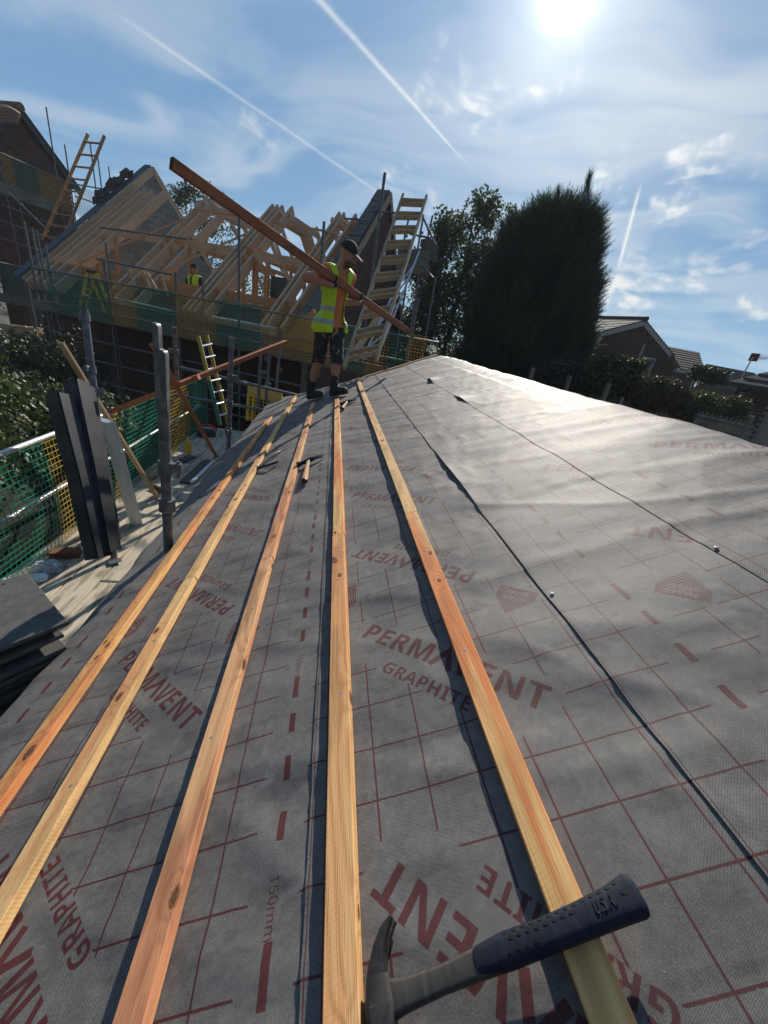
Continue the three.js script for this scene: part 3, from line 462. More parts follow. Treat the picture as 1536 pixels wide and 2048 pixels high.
// boards, sticks and troughs leaning on the rail
{
  // L-shaped plastic fascia boards: foot point, top point, width
  const ang = [];
  const fasciaBoard = (label, foot, top, w, leg, twist) => {
    const f = frame(top.clone().sub(foot), V(Math.cos(twist), 0, Math.sin(twist))), o = thing('fascia_board', label, 'fascia board', foot.clone());
    const t = 0.011; part('board', loft([{ p: foot, r: f.r, u: f.u }, { p: foot.clone().lerp(top, 0.5).addScaledVector(f.u, 0.01), r: f.r, u: f.u }, { p: top, r: f.r, u: f.u }], [[0, 0], [w, 0], [w, t], [t, t], [t, leg], [0, leg]]), M.fascia, o);
    part('groove', bar(foot.clone().addScaledVector(f.r, w * 0.82).addScaledVector(f.u, -0.001), top.clone().addScaledVector(f.r, w * 0.82).addScaledVector(f.u, -0.001), 0.006, 0.002, f.u, 0), M.black, o);
  };
  const ft = (x, y) => onY(x, y, DECK);
  fasciaBoard('widest dark grey plastic board leaning nearest the viewer', at(192, 1118, 2.72), at(112, 784, 2.62), 0.13, -0.09, 0.3);
  fasciaBoard('dark grey plastic board leaning behind the widest one', at(216, 1104, 2.8), at(148, 756, 2.74), 0.12, -0.09, 0.25);
  fasciaBoard('narrow black plastic board leaning nearest the white trough', at(226, 1082, 2.95), at(170, 768, 2.92), 0.09, -0.09, 0.1);
  // pale grey trough
  { const a = ft(272, 1046), b = at(214, 838, 3.3), f = frame(b.clone().sub(a), AZ.clone()), o = thing('plastic_trough', 'pale grey half-round plastic trough leaning on the netting', 'trough', a.clone()); const pr = []; for (let i = 0; i <= 10; i++) { const t = Math.PI * (0.05 + 0.9 * i / 10); pr.push([-0.065 * Math.cos(t), 0.05 * Math.sin(t)]); } for (let i = 10; i >= 0; i--) { const t = Math.PI * (0.05 + 0.9 * i / 10); pr.push([-0.061 * Math.cos(t), 0.046 * Math.sin(t)]); }
    part('trough', loft([{ p: a, r: f.r, u: f.u }, { p: b, r: f.r, u: f.u }], pr), std([0.72, 0.74, 0.77], 0.4), o); const f2 = f.r.clone().multiplyScalar(0.07); part('rim', bar(a.clone().add(f2), b.clone().add(f2), 0.012, 0.02, f.u), M.white, o); }
  const stick = (label, a, b, w, h, m, up) => { const o = thing('timber_stick', label, 'timber', a.clone()); part('timber', bar(a, b, w, h, up, 0.002), m, o); return o; };
  stick('pale timber stick leaning over the rail beside the white trough', ft(318, 1000), at(121, 685, 3.1), 0.05, 0.028, M.paleStick, AZ);
  stick('reddish timber prop leaning against the nearest upright', ft(432, 912), at(306, 690, 3.3), 0.05, 0.05, M.redwood, AZ);
  stick('long reddish batten propped level over the end of the netting', at(200, 832, 4.3), at(398, 754, 4.0), 0.05, 0.05, M.redwood, V(0, 1, 0));
  stick('reddish batten with a step in it pointing at the yellow gate', at(360, 768, 3.9), at(572, 684, 5.1), 0.05, 0.045, M.redwood, V(0, 1, 0));
}
// clutter on the walkway
{
  const ft = (x, y, d = 0) => onY(x, y, DECK + d);
  const tile = (label, A, B, w, y, th) => { // two corners of the long side seen, the tile going left from it
    const a = A.clone(), b = B.clone(), e = b.clone().sub(a).normalize(), s = V(0, 1, 0).cross(e).normalize(); const L = 0.42; if (s.x > 0) s.negate();
    const o = thing('roof_tile', label, 'roof tile', a.clone()), lx = e, ly = s; const pts = [[0, 0], [L, 0], [L, w], [L * 0.98, w], [0, w]];
    const g = slab([[0, 0], [L, 0], [L, w], [0, w]], th, a.clone(), lx, ly, 0.002); part('tile', g, M.tile, o);
    for (const k of [0.25, 0.75]) { const p = a.clone().addScaledVector(lx, 0.035).addScaledVector(ly, w * k); const n = lx.clone().cross(ly); const up = n.y > 0 ? n : n.negate(); const f = frame(up); part('nail_hole', loft([{ p: p.clone().addScaledVector(up, -0.001), r: f.r, u: f.u }, { p: p.clone().addScaledVector(up, th * 0 + 0.0028 + (lx.clone().cross(ly).y > 0 ? th : 0)), r: f.r, u: f.u }], circle(0.006, 8)), M.black, o); }
  };
  const fit = (x, y, x2, y2) => { const d = onY(x, y, 1.8).distanceTo(onY(x2, y2, 1.8)), Y = 3.8 - 2.0 * 0.42 / d; return [onY(x, y, Y), onY(x2, y2, Y)]; };
  tile('flat grey concrete tile half shaded, at the back of the tiles by the eaves', ...fit(54, 1146, 136, 1244), 0.33, 0, 0.014);
  tile('flat grey concrete tile under the half shaded one', ...fit(36, 1158, 124, 1256).map((p) => p.add(V(0, -0.03, 0))), 0.33, 0, 0.014);
  tile('flat grey concrete tile nearest the viewer at the edge of the eaves', ...fit(10, 1222, 84, 1316), 0.33, 0, 0.014);
  const stackUnder = (label, [A, B], w, drop) => { const e = B.clone().sub(A).normalize(), sd = V(0, 1, 0).cross(e).normalize(); if (sd.x > 0) sd.negate(); const top = A.y - drop, o = thing('tile_stack', label, 'tile stack', V(A.x, DECK, A.z)), n = Math.floor((top - DECK) / 0.034); for (let k = 0; k < n; k++) { const j = V(0.02 * (hash(k, 1, 2) - 0.5), 0, 0.02 * (hash(k, 5, 2) - 0.5)); part('tile', slab([[0, 0], [0.415, 0], [0.415, w], [0, w]], 0.016, V(A.x, DECK + 0.006 + k * ((top - DECK) / n), A.z).add(j), e, sd.clone(), 0.002), M.tile, o); } };
  stackUnder('stack of grey roof tiles under the half shaded tile', fit(36, 1158, 124, 1256), 0.3, 0.06);
  stackUnder('stack of grey roof tiles under the tile nearest the viewer', fit(10, 1222, 84, 1316), 0.3, 0.03);
  { const c = ft(133, 1112), o = thing('brick', 'dark perforated brick lying by the foot of the leaning boards', 'brick', c.clone()); const s = new THREE.Shape([[-0.107, -0.051], [0.107, -0.051], [0.107, 0.051], [-0.107, 0.051]].map((p) => new THREE.Vector2(...p))); for (const x of [-0.06, 0, 0.06]) { const h = new THREE.Path(); h.absarc(x, 0, 0.022, 0, 6.283, true); s.holes.push(h); } const g = new THREE.ExtrudeGeometry(s, { depth: 0.065, bevelEnabled: false }); g.rotateX(-Math.PI / 2); g.rotateY(0.25); g.translate(c.x, c.y, c.z); part('body', g, mottled(41, [0.13, 0.05, 0.03], [0.2, 0.085, 0.05], { size: 0.2, rough: 0.95, bump: 0.001 }), o); }
  const crumple = (label, c, r, m, sx, sy, sz, seed) => { const g = new THREE.IcosahedronGeometry(r, 4), p = g.attributes.position; for (let i = 0; i < p.count; i++) { const v = V(p.getX(i), p.getY(i), p.getZ(i)), k = 1 + 0.9 * (fbm(v.x * 50 + seed, v.y * 50, v.z * 50 + 0.3, 3) - 0.5); p.setXYZ(i, v.x * k * sx, Math.max(-r * 0.3, v.y * k * sy), v.z * k * sz); } g.computeVertexNormals(); g.translate(c.x, c.y + r * 0.3, c.z); solo('plastic_bag', g, m, label, 'plastic bag'); };
  crumple('crumpled clear plastic bag beside the perforated brick', ft(95, 1140), 0.085, std([0.65, 0.68, 0.75], 0.2, { transmission: 0.5 }), 1.2, 0.7, 0.9, 1);
  crumple('crumpled white plastic wrapper behind the grey tiles', ft(74, 1160), 0.06, std([0.8, 0.82, 0.85], 0.25), 1.3, 0.5, 0.9, 4);
  crumple('white plastic scrap against the green netting at the walkway edge', ft(14, 1170), 0.06, std([0.8, 0.82, 0.85], 0.25), 1.2, 0.6, 0.9, 8);
  { const c = ft(377, 906), o = thing('bottle', 'yellow plastic squeeze bottle standing against the netting', 'bottle', c.clone()), lathe = (pts, m, n) => { const g = new THREE.LatheGeometry(pts.map((p) => new THREE.Vector2(...p)), 18); g.translate(c.x, c.y, c.z); part(n, g, m, o); }; lathe([[0, 0.002], [0.042, 0.002], [0.045, 0.01], [0.045, 0.16], [0.04, 0.185], [0.02, 0.22], [0.014, 0.23], [0, 0.23]], std([0.72, 0.5, 0.01], 0.35), 'body'); lathe([[0.014, 0.228], [0.016, 0.235], [0.012, 0.25], [0.005, 0.285], [0, 0.286]], std([0.62, 0.6, 0.5], 0.4), 'nozzle'); }
  { const c = ft(412, 872), o = thing('tool_box', 'red handled tool in shade behind the orange prop', 'tool', c.clone()); part('body', box(0.3, 0.1, 0.2, c.clone().add(V(0, 0.06, 0)), [0, 0.5, 0]), std([0.03, 0.03, 0.03], 0.6), o); part('handle', pathTube([c.clone().add(V(-0.14, 0.1, 0.05)), c.clone().add(V(-0.1, 0.19, 0.02)), c.clone().add(V(0.12, 0.19, -0.04)), c.clone().add(V(0.2, 0.12, -0.03))], 0.02), std([0.4, 0.02, 0.02], 0.4), o); o.userData.category = 'tool'; o.name = 'red_tool'; }
  { const o = thing('gutter_length', 'short dark gutter length with a white lip lying by the eaves', 'gutter', ft(395, 950)); const a = ft(374, 968), b = ft(424, 925); part('gutter', bar(a.clone().add(V(-0.03, 0.02, 0)), b.clone().add(V(-0.06, 0.02, 0)), 0.13, 0.025, V(0, 1, 0)), M.fascia, o); part('lip', bar(a.clone().add(V(0.06, 0.03, 0)), b.clone().add(V(0.03, 0.03, 0)), 0.045, 0.03, V(0, 1, 0)), M.white, o); }
  { const o = thing('dark_board', 'dark flat offcut lying on the boards by the nearest upright', 'board', ft(360, 950)); part('board', bar(ft(330, 935, 0.02), ft(385, 912, 0.02), 0.14, 0.018, V(0, 1, 0)), M.fascia, o); }
  { const o = thing('metal_pipe_offcut', 'short rusty pipe offcut at the foot of the pale stick', 'pipe', ft(318, 975)); part('pipe', tube(ft(305, 972, 0.03), ft(325, 980, 0.03), 0.032, 12), mottled(44, [0.1, 0.03, 0.02], [0.22, 0.09, 0.05], { size: 0.1 }), o); }
  { const o = thing('timber_offcut', 'reddish timber offcut beside the netting by the nearest upright', 'timber', ft(308, 950)); part('timber', bar(ft(298, 955, 0.03), ft(322, 944, 0.03), 0.08, 0.045, V(0, 1, 0)), M.paleStick, o); }
  { const o = thing('trowel', 'small flat scraper lying at the foot of the dark boards', 'scraper', ft(230, 1122)); part('blade', box(0.1, 0.006, 0.07, ft(230, 1122, 0.02), [0, 0.6, 0.06]), M.steel, o); part('handle', bar(ft(238, 1118, 0.02), ft(253, 1104, 0.025), 0.012, 0.01, V(0, 1, 0)), M.paleStick, o); }
  { // yellow and green ladder leaning beyond the walkway
    const o = thing('yellow_ladder', 'yellow and green ladder leaning beyond the far end of the netting', 'ladder', at(440, 850, 5.8)); const yl = std([0.34, 0.24, 0.03], 0.6), a0 = at(396, 672, 5.4), a1 = at(440, 850, 5.5), b0 = at(413, 670, 5.6), b1 = at(456, 848, 5.75);
    part('rail', [bar(a0, a0.clone().lerp(a1, 0.5), 0.05, 0.025, AZ)], yl, o); part('rail', [bar(a0.clone().lerp(a1, 0.5), a1, 0.05, 0.025, AZ)], std([0.02, 0.13, 0.07], 0.5), o); part('rail', bar(b0, b1, 0.05, 0.025, AZ), yl, o);
    for (let k = 0; k < 7; k++) { const t = 0.12 + k * 0.13; part('rung', tube(a0.clone().lerp(a1, t).addScaledVector(AX, -0.02), b0.clone().lerp(b1, t).addScaledVector(AX, 0.04).addScaledVector(AY, 0.03), 0.016, 8), M.alu, o); } }
  { // yellow gate panel
    const o = thing('yellow_gate', 'yellow ladder gate panel with mesh beyond the end of the roof', 'gate', at(530, 830, 6.2)); const P = (x, y) => at(x, y, 6.2); const A = P(499, 768), B = P(562, 782), C = P(556, 836), D = P(494, 840);
    part('panel', slab([[0, 0], [0.55, 0], [0.55, -0.2], [0, -0.2]], 0.03, A, B.clone().sub(A).normalize(), D.clone().sub(A).normalize().negate()), std([0.5, 0.34, 0.08], 0.6), o); part('post', tube(A, D, 0.025), M.yellowPaint, o); part('post', tube(P(508, 770), P(503, 842), 0.02), M.yellowPaint, o); netting(D, B.clone().sub(A).normalize(), A.clone().sub(D).normalize(), 0.55, 0.45, 0.06, 0.006, M.yellowPaint, o, 0); }
}
// ------------------------------------------------------------------ the unfinished house across the end: its own axes, a along the front, b out towards the viewer
const FE = V(0.9272, 0, 0.3746), FN = V(-0.3746, 0, 0.9272), YY = V(0, 1, 0);
function F(a, y, b) { return V(-4.07 + FE.x * a + FN.x * b, y, -10.45 + FE.z * a + FN.z * b); }
function onF(x, y, b) { return onP(x, y, F(0, 0, b), FN); }
// brickwork: small bricks standing proud of a mortar backing, in one field
const brickBox = new THREE.BoxGeometry(0.215, 0.065, 0.03).toNonIndexed();
// many small copies of one shape joined into a single part: list of [matrix, colour]
function joined(name, root, geo, mat, list) {
  const g0 = geo.index ? geo.toNonIndexed() : geo, P = g0.attributes.position.array, N = g0.attributes.normal.array, n = P.length / 3, pos = new Float32Array(list.length * n * 3), nor = new Float32Array(pos.length), col = new Float32Array(pos.length), uv = new Float32Array(list.length * n * 2), v = V(0, 0, 0), nm = new THREE.Matrix3();
  let off = V(0, 0, 0), p = root; while (p && p !== scene) { off.add(p.position); p = p.parent; }
  list.forEach(([m, c], k) => { nm.setFromMatrix4(m); for (let i = 0; i < n; i++) { const o = (k * n + i) * 3; v.set(P[i * 3], P[i * 3 + 1], P[i * 3 + 2]).applyMatrix4(m); pos[o] = v.x - off.x; pos[o + 1] = v.y - off.y; pos[o + 2] = v.z - off.z; v.set(N[i * 3], N[i * 3 + 1], N[i * 3 + 2]).applyMatrix3(nm).normalize(); nor[o] = v.x; nor[o + 1] = v.y; nor[o + 2] = v.z; col[o] = c.r; col[o + 1] = c.g; col[o + 2] = c.b; } });
  const g = new THREE.BufferGeometry(); g.setAttribute('position', new THREE.BufferAttribute(pos, 3)); g.setAttribute('normal', new THREE.BufferAttribute(nor, 3)); g.setAttribute('color', new THREE.BufferAttribute(col, 3)); g.setAttribute('uv', new THREE.BufferAttribute(uv, 2));
  const m = new THREE.Mesh(g, mat); m.name = name; m.castShadow = m.receiveShadow = true; root.add(m); return m;
}
function brickField(root, O, ex, ey, w, h, inside, tone, seed, L = 0.225, H = 0.075) {
  const n = ex.clone().cross(ey), rnd = rng(seed), list = [], rot = new THREE.Matrix4().makeBasis(ex, ey, n);
  for (let j = 0; j < h / H; j++) for (let i = -1; i < w / L; i++) {
    const u = (i + 0.5 + (j % 2 ? 0.5 : 0)) * L, v = (j + 0.5) * H; if (u < 0.05 || u > w - 0.05 || !inside(u, v)) continue;
    const q = O.clone().addScaledVector(ex, u).addScaledVector(ey, v).addScaledVector(n, -0.013 + 0.003 * rnd()), k = 0.75 + 0.5 * rnd(), r = rnd(); list.push([rot.clone().setPosition(q), new THREE.Color().setRGB(tone[0] * k * (0.9 + 0.3 * r), tone[1] * k, tone[2] * k)]);
  }
  const m = joined('brickwork', root, brickBox, M.brick, list); m.userData.kind = 'stuff'; return m;
}
const site = thing('unfinished_house', 'unfinished house with bare roof trusses and two gables behind scaffolding', 'house', F(-1, 0, -5));
{
  const A0 = -5.3, A1 = 3.3, pitchTop = (b) => (b > -5.9 ? 3.75 + (-1.2 - b) * 0.826 : 3.75 + (b + 10.6) * 0.826), gable = [[-1.2, 0], [-1.2, 3.75], [-5.9, 7.62], [-10.6, 3.75], [-10.6, 0]];
  const poly = (list) => list.map(([b, y]) => [-b, y]);
  // lower storey and floor
  part('wall', [slab([[A0, 0], [A1, 0], [A1, 2.75], [A0, 2.75]], 0.12, F(0, 0, -1.45), FE, YY)], std([0.06, 0.055, 0.05], 0.95), site);
  brickField(site, F(A0, 0, -1.32), FE, YY, A1 - A0, 2.7, (u, v) => !((u > 1 && u < 2.2 || u > 3.6 && u < 5 || u > 6.4 && u < 7.5) && v > 0.9 && v < 2.2), [0.075, 0.035, 0.03], 51);
  for (const a of [-3.7, -1, 1.65]) part('window', slab([[-0.6, 0.9], [0.6, 0.9], [0.6, 2.2], [-0.6, 2.2]], 0.02, F(a, 0, -1.32), FE, YY), std([0.01, 0.012, 0.015], 0.1), site);
  part('floor_deck', slab([[A0, -1.2], [A1, -1.2], [A1, -10.6], [A0, -10.6]].map(([a, b]) => [a, -b]), 0.2, F(0, 2.92, 0), FE, FN.clone().negate()), M.oldPlank, site);
  part('wall', slab([[A0, 0], [A1, 0], [A1, 3.6], [A0, 3.6]], 0.2, F(0, 0, -10.6), FE, YY), M.mortar, site);
  // gables: the left of grey blocks seen from inside, the right of brick seen from outside
  const gEx = FN.clone().negate();
  part('gable_wall', slab(poly(gable), 0.1, F(A0 - 0.12, 0, 0), gEx, YY), M.mortar, site, 'grey block gable wall');
  const bg = new THREE.BoxGeometry(0.432, 0.207, 0.1), br = new THREE.Matrix4().makeBasis(gEx, YY, gEx.clone().cross(YY)), R0 = rng(52), shades = [0, 1, 2].map((k) => { const m = M.block.clone(); m.color.setScalar(0.85 + k * 0.12); return m; });
  for (let j = 0; j < 17; j++) for (let i = 0; i < 22; i++) {
    const b = -1.3 - (i + (j % 2 ? 0.5 : 0)) * 0.442 - 0.22, y = 3.86 + (j + 0.5) * 0.217; if (y + 0.1 > pitchTop(b) - 0.02) continue;
    const m = new THREE.Mesh(bg, shades[Math.floor(R0() * 3)]); m.name = 'block'; const p = F(A0 + 0.012 + 0.004 * R0(), y, b).sub(site.position); m.quaternion.setFromRotationMatrix(br); m.position.copy(p); m.castShadow = m.receiveShadow = true; site.add(m);
  }
  part('gable_wall', slab(poly(gable), 0.15, F(A1 - 0.2, 0, 0), gEx, YY), M.mortar, site, 'brick gable wall');
  brickField(site, F(A1, 0, -1.2), gEx, YY, 9.4, 7.6, (u, v) => v < pitchTop(-1.2 - u) - 0.06, [0.15, 0.075, 0.06], 53);
  // verge strips: slates on battens over each gable
  const up = V(0, 0, 0).addScaledVector(YY, 0.637).addScaledVector(FN, -0.771), nrm = V(0, 0, 0).addScaledVector(YY, 0.771).addScaledVector(FN, 0.637);
  const dn2 = V(0, 0, 0).addScaledVector(YY, 0.637).addScaledVector(FN, 0.771), nr2 = V(0, 0, 0).addScaledVector(YY, 0.771).addScaledVector(FN, -0.637);
  for (const [a0, a1, n] of [[A0 - 0.18, A0 + 0.06, 1], [A1 - 0.3, A1 + 0.06, 2]]) {
    part('roof_felt', [bar(F((a0 + a1) / 2, 3.55, -0.95).addScaledVector(nrm, 0.1), F((a0 + a1) / 2, 7.62, -5.9).addScaledVector(nrm, 0.1), a1 - a0, 0.03, nrm, 0), bar(F((a0 + a1) / 2, 3.75, -10.6).addScaledVector(nr2, 0.1), F((a0 + a1) / 2, 7.62, -5.9).addScaledVector(nr2, 0.1), a1 - a0, 0.03, nr2, 0)], std([0.075, 0.08, 0.09], 0.7), site);
    for (let k = 0; k < 20; k++) for (let i = 0; i < n && a0 > 0; i++) { const w = (a1 - a0) / n, c = F(a0 + w * (i + 0.5), 3.6, -1.0).addScaledVector(up, k * 0.31 + 0.15).addScaledVector(nrm, 0.135 + 0.01 * hash(k, i, 4)); part('slate', bar(c.clone().addScaledVector(up, -0.17).addScaledVector(nrm, 0.012), c.clone().addScaledVector(up, 0.17), w * 0.97, 0.008, nrm, 0), M.slate, site); }
    part('barge_board', bar(F(a1 + 0.02, 3.55, -1.0).addScaledVector(nrm, -0.02), F(a1 + 0.02, 7.62, -5.9).addScaledVector(nrm, -0.02), 0.03, 0.2, nrm), M.rafter, site);
    part('barge_board', bar(F(a1 + 0.02, 3.75, -10.6).addScaledVector(nr2, -0.02), F(a1 + 0.02, 7.62, -5.9).addScaledVector(nr2, -0.02), 0.03, 0.2, nr2), M.rafter, site);
  }
  for (let k = 0; k < 14; k++) part('loose_slate', box(0.3, 0.02, 0.25, F(A0 - 0.15 + 0.1 * hash(k, 1, 1), 3.6, -1.0).addScaledVector(up, 3.6 + k * 0.13 + 0.3 * hash(k, 2, 1)).addScaledVector(nrm, 0.2 + 0.05 * (k % 3)), [0.6 + 0.5 * hash(k, 3, 1), hash(k, 4, 1), 0.3]), M.darkTile, site);
  // trusses: rafters, flat tops, rear slopes, studs
  const ray1 = (a, y) => F(a, y, -1.2 - (y - 3.75) / 0.805);
  for (const a of [-5.05, -4.8, -4.5, -4.08, -2.42, -2.1, -1.5, -0.08, 0.08, 0.25, 0.57, 2.13, 2.28, 2.65]) {
    const d = V(0, 0, 0).addScaledVector(YY, 0.627).addScaledVector(FN, -0.779), n1 = V(0, 0, 0).addScaledVector(YY, 0.779).addScaledVector(FN, 0.627), n2 = V(0, 0, 0).addScaledVector(YY, 0.779).addScaledVector(FN, -0.627);
    part('rafter', bar(F(a, 3.75, -1.2).addScaledVector(d, -0.35).addScaledVector(n1, -0.1), F(a, 6.75, -4.93).addScaledVector(d, 0.12).addScaledVector(n1, -0.1), 0.07, 0.25, n1, 0.003), M.rafter, site);
    if (a > -4) {
      part('rafter', bar(F(a, 3.75, -10.6).addScaledVector(n2, -0.1), F(a, 6.78, -6.84).addScaledVector(n2, -0.1), 0.06, 0.2, n2, 0.003), M.rafter, site);
      part('truss_chord', bar(F(a + 0.05, 6.52, -4.8), F(a + 0.05, 6.52, -6.98), 0.045, 0.2, YY), M.rafter, site);
      part('tie_beam', bar(F(a + 0.05, 5.3, -3.1), F(a + 0.05, 5.3, -8.7), 0.045, 0.15, YY), M.rafterOrange, site);
    }
    part('stud', bar(F(a + 0.04, 2.95, -2.95), F(a + 0.04, 5.1, -2.95), 0.05, 0.1, FN), M.rafterOrange, site);
    part('rear_stud', bar(F(a + 0.04, 2.95, -8.5), F(a + 0.04, 5.2, -8.5), 0.05, 0.1, FN), M.rafterOrange, site);
  }
  for (const a of [-0.9, 1.2, 1.75, 2.35, 2.9, -3.0]) part('rear_rafter', bar(F(a, 3.75, -10.6), F(a, 7.0, -6.6), 0.05, 0.17, FN), M.rafter, site);
  { const on = (a, y) => F(a, y, -1.2 - (y - 3.75) / 0.805).addScaledVector(nrm, 0.04); for (const [a, y, c, z] of [[-4.1, 4.2, -2.4, 5.9], [-1.5, 4.3, -0.1, 5.7], [0.6, 5.9, 2.1, 4.6], [-2.4, 6.3, -0.1, 6.25], [0.5, 6.2, 2.6, 6.1]]) part('roof_brace', bar(on(a, y), on(c, z), 0.08, 0.025, nrm), M.rafterOrange, site); }
  for (const [a0, a1, y, b] of [[-4.0, -2.45, 5.25, -3.05], [-1.64, -0.1, 5.2, -3.0], [0.6, 2.15, 5.15, -2.95]]) part('trimmer', bar(F(a0, y, b), F(a1, y, b), 0.05, 0.22, YY), M.rafter, site);
  part('wall_plate', [bar(F(A0 + 0.1, 4.06, -1.75), F(A1 - 0.1, 4.06, -1.75), 0.05, 0.2, YY), bar(F(A0 + 0.1, 3.93, -1.62), F(A1 - 0.1, 3.93, -1.62), 0.1, 0.05, YY)], M.rafterOrange, site);
  part('inner_wall', slab([[A0 + 0.1, 2.9], [A1, 2.9], [A1, 3.95], [A0 + 0.1, 3.95]], 0.03, F(0, 0, -1.9), FE, YY), M.oldPlank, site);
  for (const [y, b] of [[6.45, -4.7], [6.1, -4.3]]) part('roof_batten', bar(F(2.15, y, b), F(A1, y, b), 0.05, 0.05, YY), M.rafter, site);
  part('dormer_window', [slab([[1.1, 3.95], [1.7, 3.95], [1.7, 4.75], [1.1, 4.75]], 0.02, F(0, 0, -3.05), FE, YY)], std([0.015, 0.03, 0.025], 0.2), site);
  for (const a of [0.7, 1.05, 1.75]) part('dormer_post', bar(F(a, 3.9, -2.95), F(a, 5.05, -2.95), 0.06, 0.1, FN), M.rafterOrange, site);
}
// ------------------------------------------------------------------ the scaffold along its front
const scGroup = 'tubes of the scaffold before the unfinished house';
{
  const ord = ['first', 'second', 'third', 'fourth', 'fifth', 'sixth', 'seventh', 'eighth', 'ninth', 'tenth', 'eleventh', 'twelfth', 'thirteenth'];
  const fronts = [[-3.4, 4.82], [-3.2, 4.7], [-2.88, 4.44], [-1.25, 4.3], [0.62, 4.28], [1.3, 4.24], [2.18, 5.6], [3.98, 5.5], [5.04, 6.3], [6.0, 4.5]];
  fronts.forEach(([a, y], i) => pole(`${ord[i]} upright from the left along the scaffold before the bare trusses`, F(a, 0, 0.05), F(a, y, 0.05), [0.5, (3.0) / y, (3.84) / y].filter((k) => k < 0.97), { r: 0.026 }));
  [[-4.6, 4.8], [-2.4, 4.75], [0.4, 4.3], [3.4, 4.4]].forEach(([a, y], i) => pole(`${ord[i]} inner upright between the bare trusses and the netting`, F(a, 0, -1.1), F(a, y, -1.1), [], {}));
  const rails = [[3.86, 0.09, 'top rail along the netting before the bare trusses'], [3.42, 0.09, 'middle rail along the netting before the bare trusses'], [2.5, 0.02, 'level tube in shade just under the toe boards of the far scaffold'], [2.02, 0.02, 'second level tube in shade under the far scaffold'], [1.5, 0.02, 'third level tube in shade under the far scaffold'], [0.9, 0.02, 'lowest level tube in shade under the far scaffold']];
  for (const [y, b, l] of rails) pole(l, F(-3.3, y + 0.03, b), F(6.55, y - 0.06, b), [], { name: 'scaffold_rail', cat: 'scaffold rail' });
  { const a = onF(192, 517, -0.5), b = onF(343, 549, -0.5); pole('short upper tube carrying pale struts above the netting', a, b, [0.05, 0.5], { name: 'scaffold_rail', cat: 'scaffold rail' }); }
  { const a = onF(200, 455, -2.2), b = onF(374, 478, -2.6); pole('grey tube lying across the rafters before the block gable', a, b, [0.6], { name: 'scaffold_rail', cat: 'scaffold rail' }); }
  // toe boards and deck
  const tb = [[-3.45, -0.6], [-0.58, 1.9], [1.92, 4.1], [4.12, 6.55]]; tb.forEach(([a0, a1], i) => { const o = thing('toe_board', `${['first', 'second', 'third', 'fourth'][i]} toe board from the left under the far netting`, 'toe board', F(a0, 3, 0.1)); part('board', bar(F(a0, 3.1, 0.1), F(a1, 3.09, 0.1), 0.038, 0.22, YY), M.oldPlank, o); });
  for (let k = 0; k < 5; k++) { const o = thing('scaffold_board', `deck board of the far scaffold, ${ord[k]} in from the netting`, 'scaffold board', F(0, 2.96, -0.1 - k * 0.23)); part('board', bar(F(-3.4, 2.97, -0.1 - k * 0.23), F(6.55, 2.97, -0.1 - k * 0.23), 0.225, 0.038, YY), M.oldPlank, o); }
  // netting panels, green and yellow by turns
  const at0 = (x) => { const p = onF(x, 600, 0.1); return p.sub(F(0, 0, 0)).dot(FE); };
  const cuts = [[104, 192, 1], [192, 222, 1], [222, 272, 0], [272, 350, 1], [350, 432, 0], [432, 522, 1], [522, 606, 0], [606, 690, 0], [690, 745, 1], [745, 790, 0], [790, 830, 1], [830, 868, 0]];
  cuts.forEach(([x0, x1, g], i) => { const a0 = at0(x0), a1 = at0(x1), o = thing('safety_netting', `${g ? 'green' : 'yellow'} netting, ${ord[i]} panel from the left before the bare trusses`, 'netting', F(a0, 3, 0.12)); netting(F(a0, 3.02, 0.13), FE, YY, a1 - a0, 0.85, 0.06, 0.009, g ? M.farGreen : M.farYellow, o, 0); });
  // pale struts, materials, step ladder on the deck
  [[[256, 537], [272, 580]], [[284, 540], [303, 583]], [[293, 545], [318, 588]], [[320, 547], [336, 592]]].forEach(([p, q], i) => { const o = thing('timber_strut', `${ord[i]} pale strut from the left leaning below the short upper tube`, 'timber strut', onF(...q, -0.6)); part('timber', bar(onF(...q, -0.6), onF(...p, -0.5), 0.07, 0.03, FN), M.rafter, o); });
  { const o = thing('pale_boards', 'stack of pale boards lying behind the far netting', 'board stack', onF(480, 640, -0.7)); for (let k = 0; k < 3; k++) part('board', bar(onF(430, 634 + k * 5, -0.7), onF(548, 656 + k * 5, -0.7), 0.25, 0.04, YY), k ? M.rafter : std([0.6, 0.6, 0.58], 0.6), o); }
  { const o = thing('green_sheet_stack', 'pale green boards lying behind the green far netting', 'board stack', onF(290, 610, -0.7)); for (let k = 0; k < 2; k++) part('board', bar(onF(236, 597 + k * 6, -0.7), onF(344, 622 + k * 6, -0.7), 0.3, 0.035, YY), std([0.25, 0.36, 0.31], 0.7), o); }
  { const o = thing('ply_sheet', 'yellowish plywood sheet standing behind the netting beside the man', 'plywood sheet', onF(590, 650, -0.2)); const P = [[545, 700], [600, 640], [628, 618], [640, 640], [632, 705]].map(([x, y]) => { const q = onF(x, y, -0.15).sub(F(0, 0, -0.15)); return [q.dot(FE), q.y]; }); part('sheet', slab(P, 0.02, F(0, 0, -0.15), FE, YY), std([0.42, 0.3, 0.12], 0.8), o); }
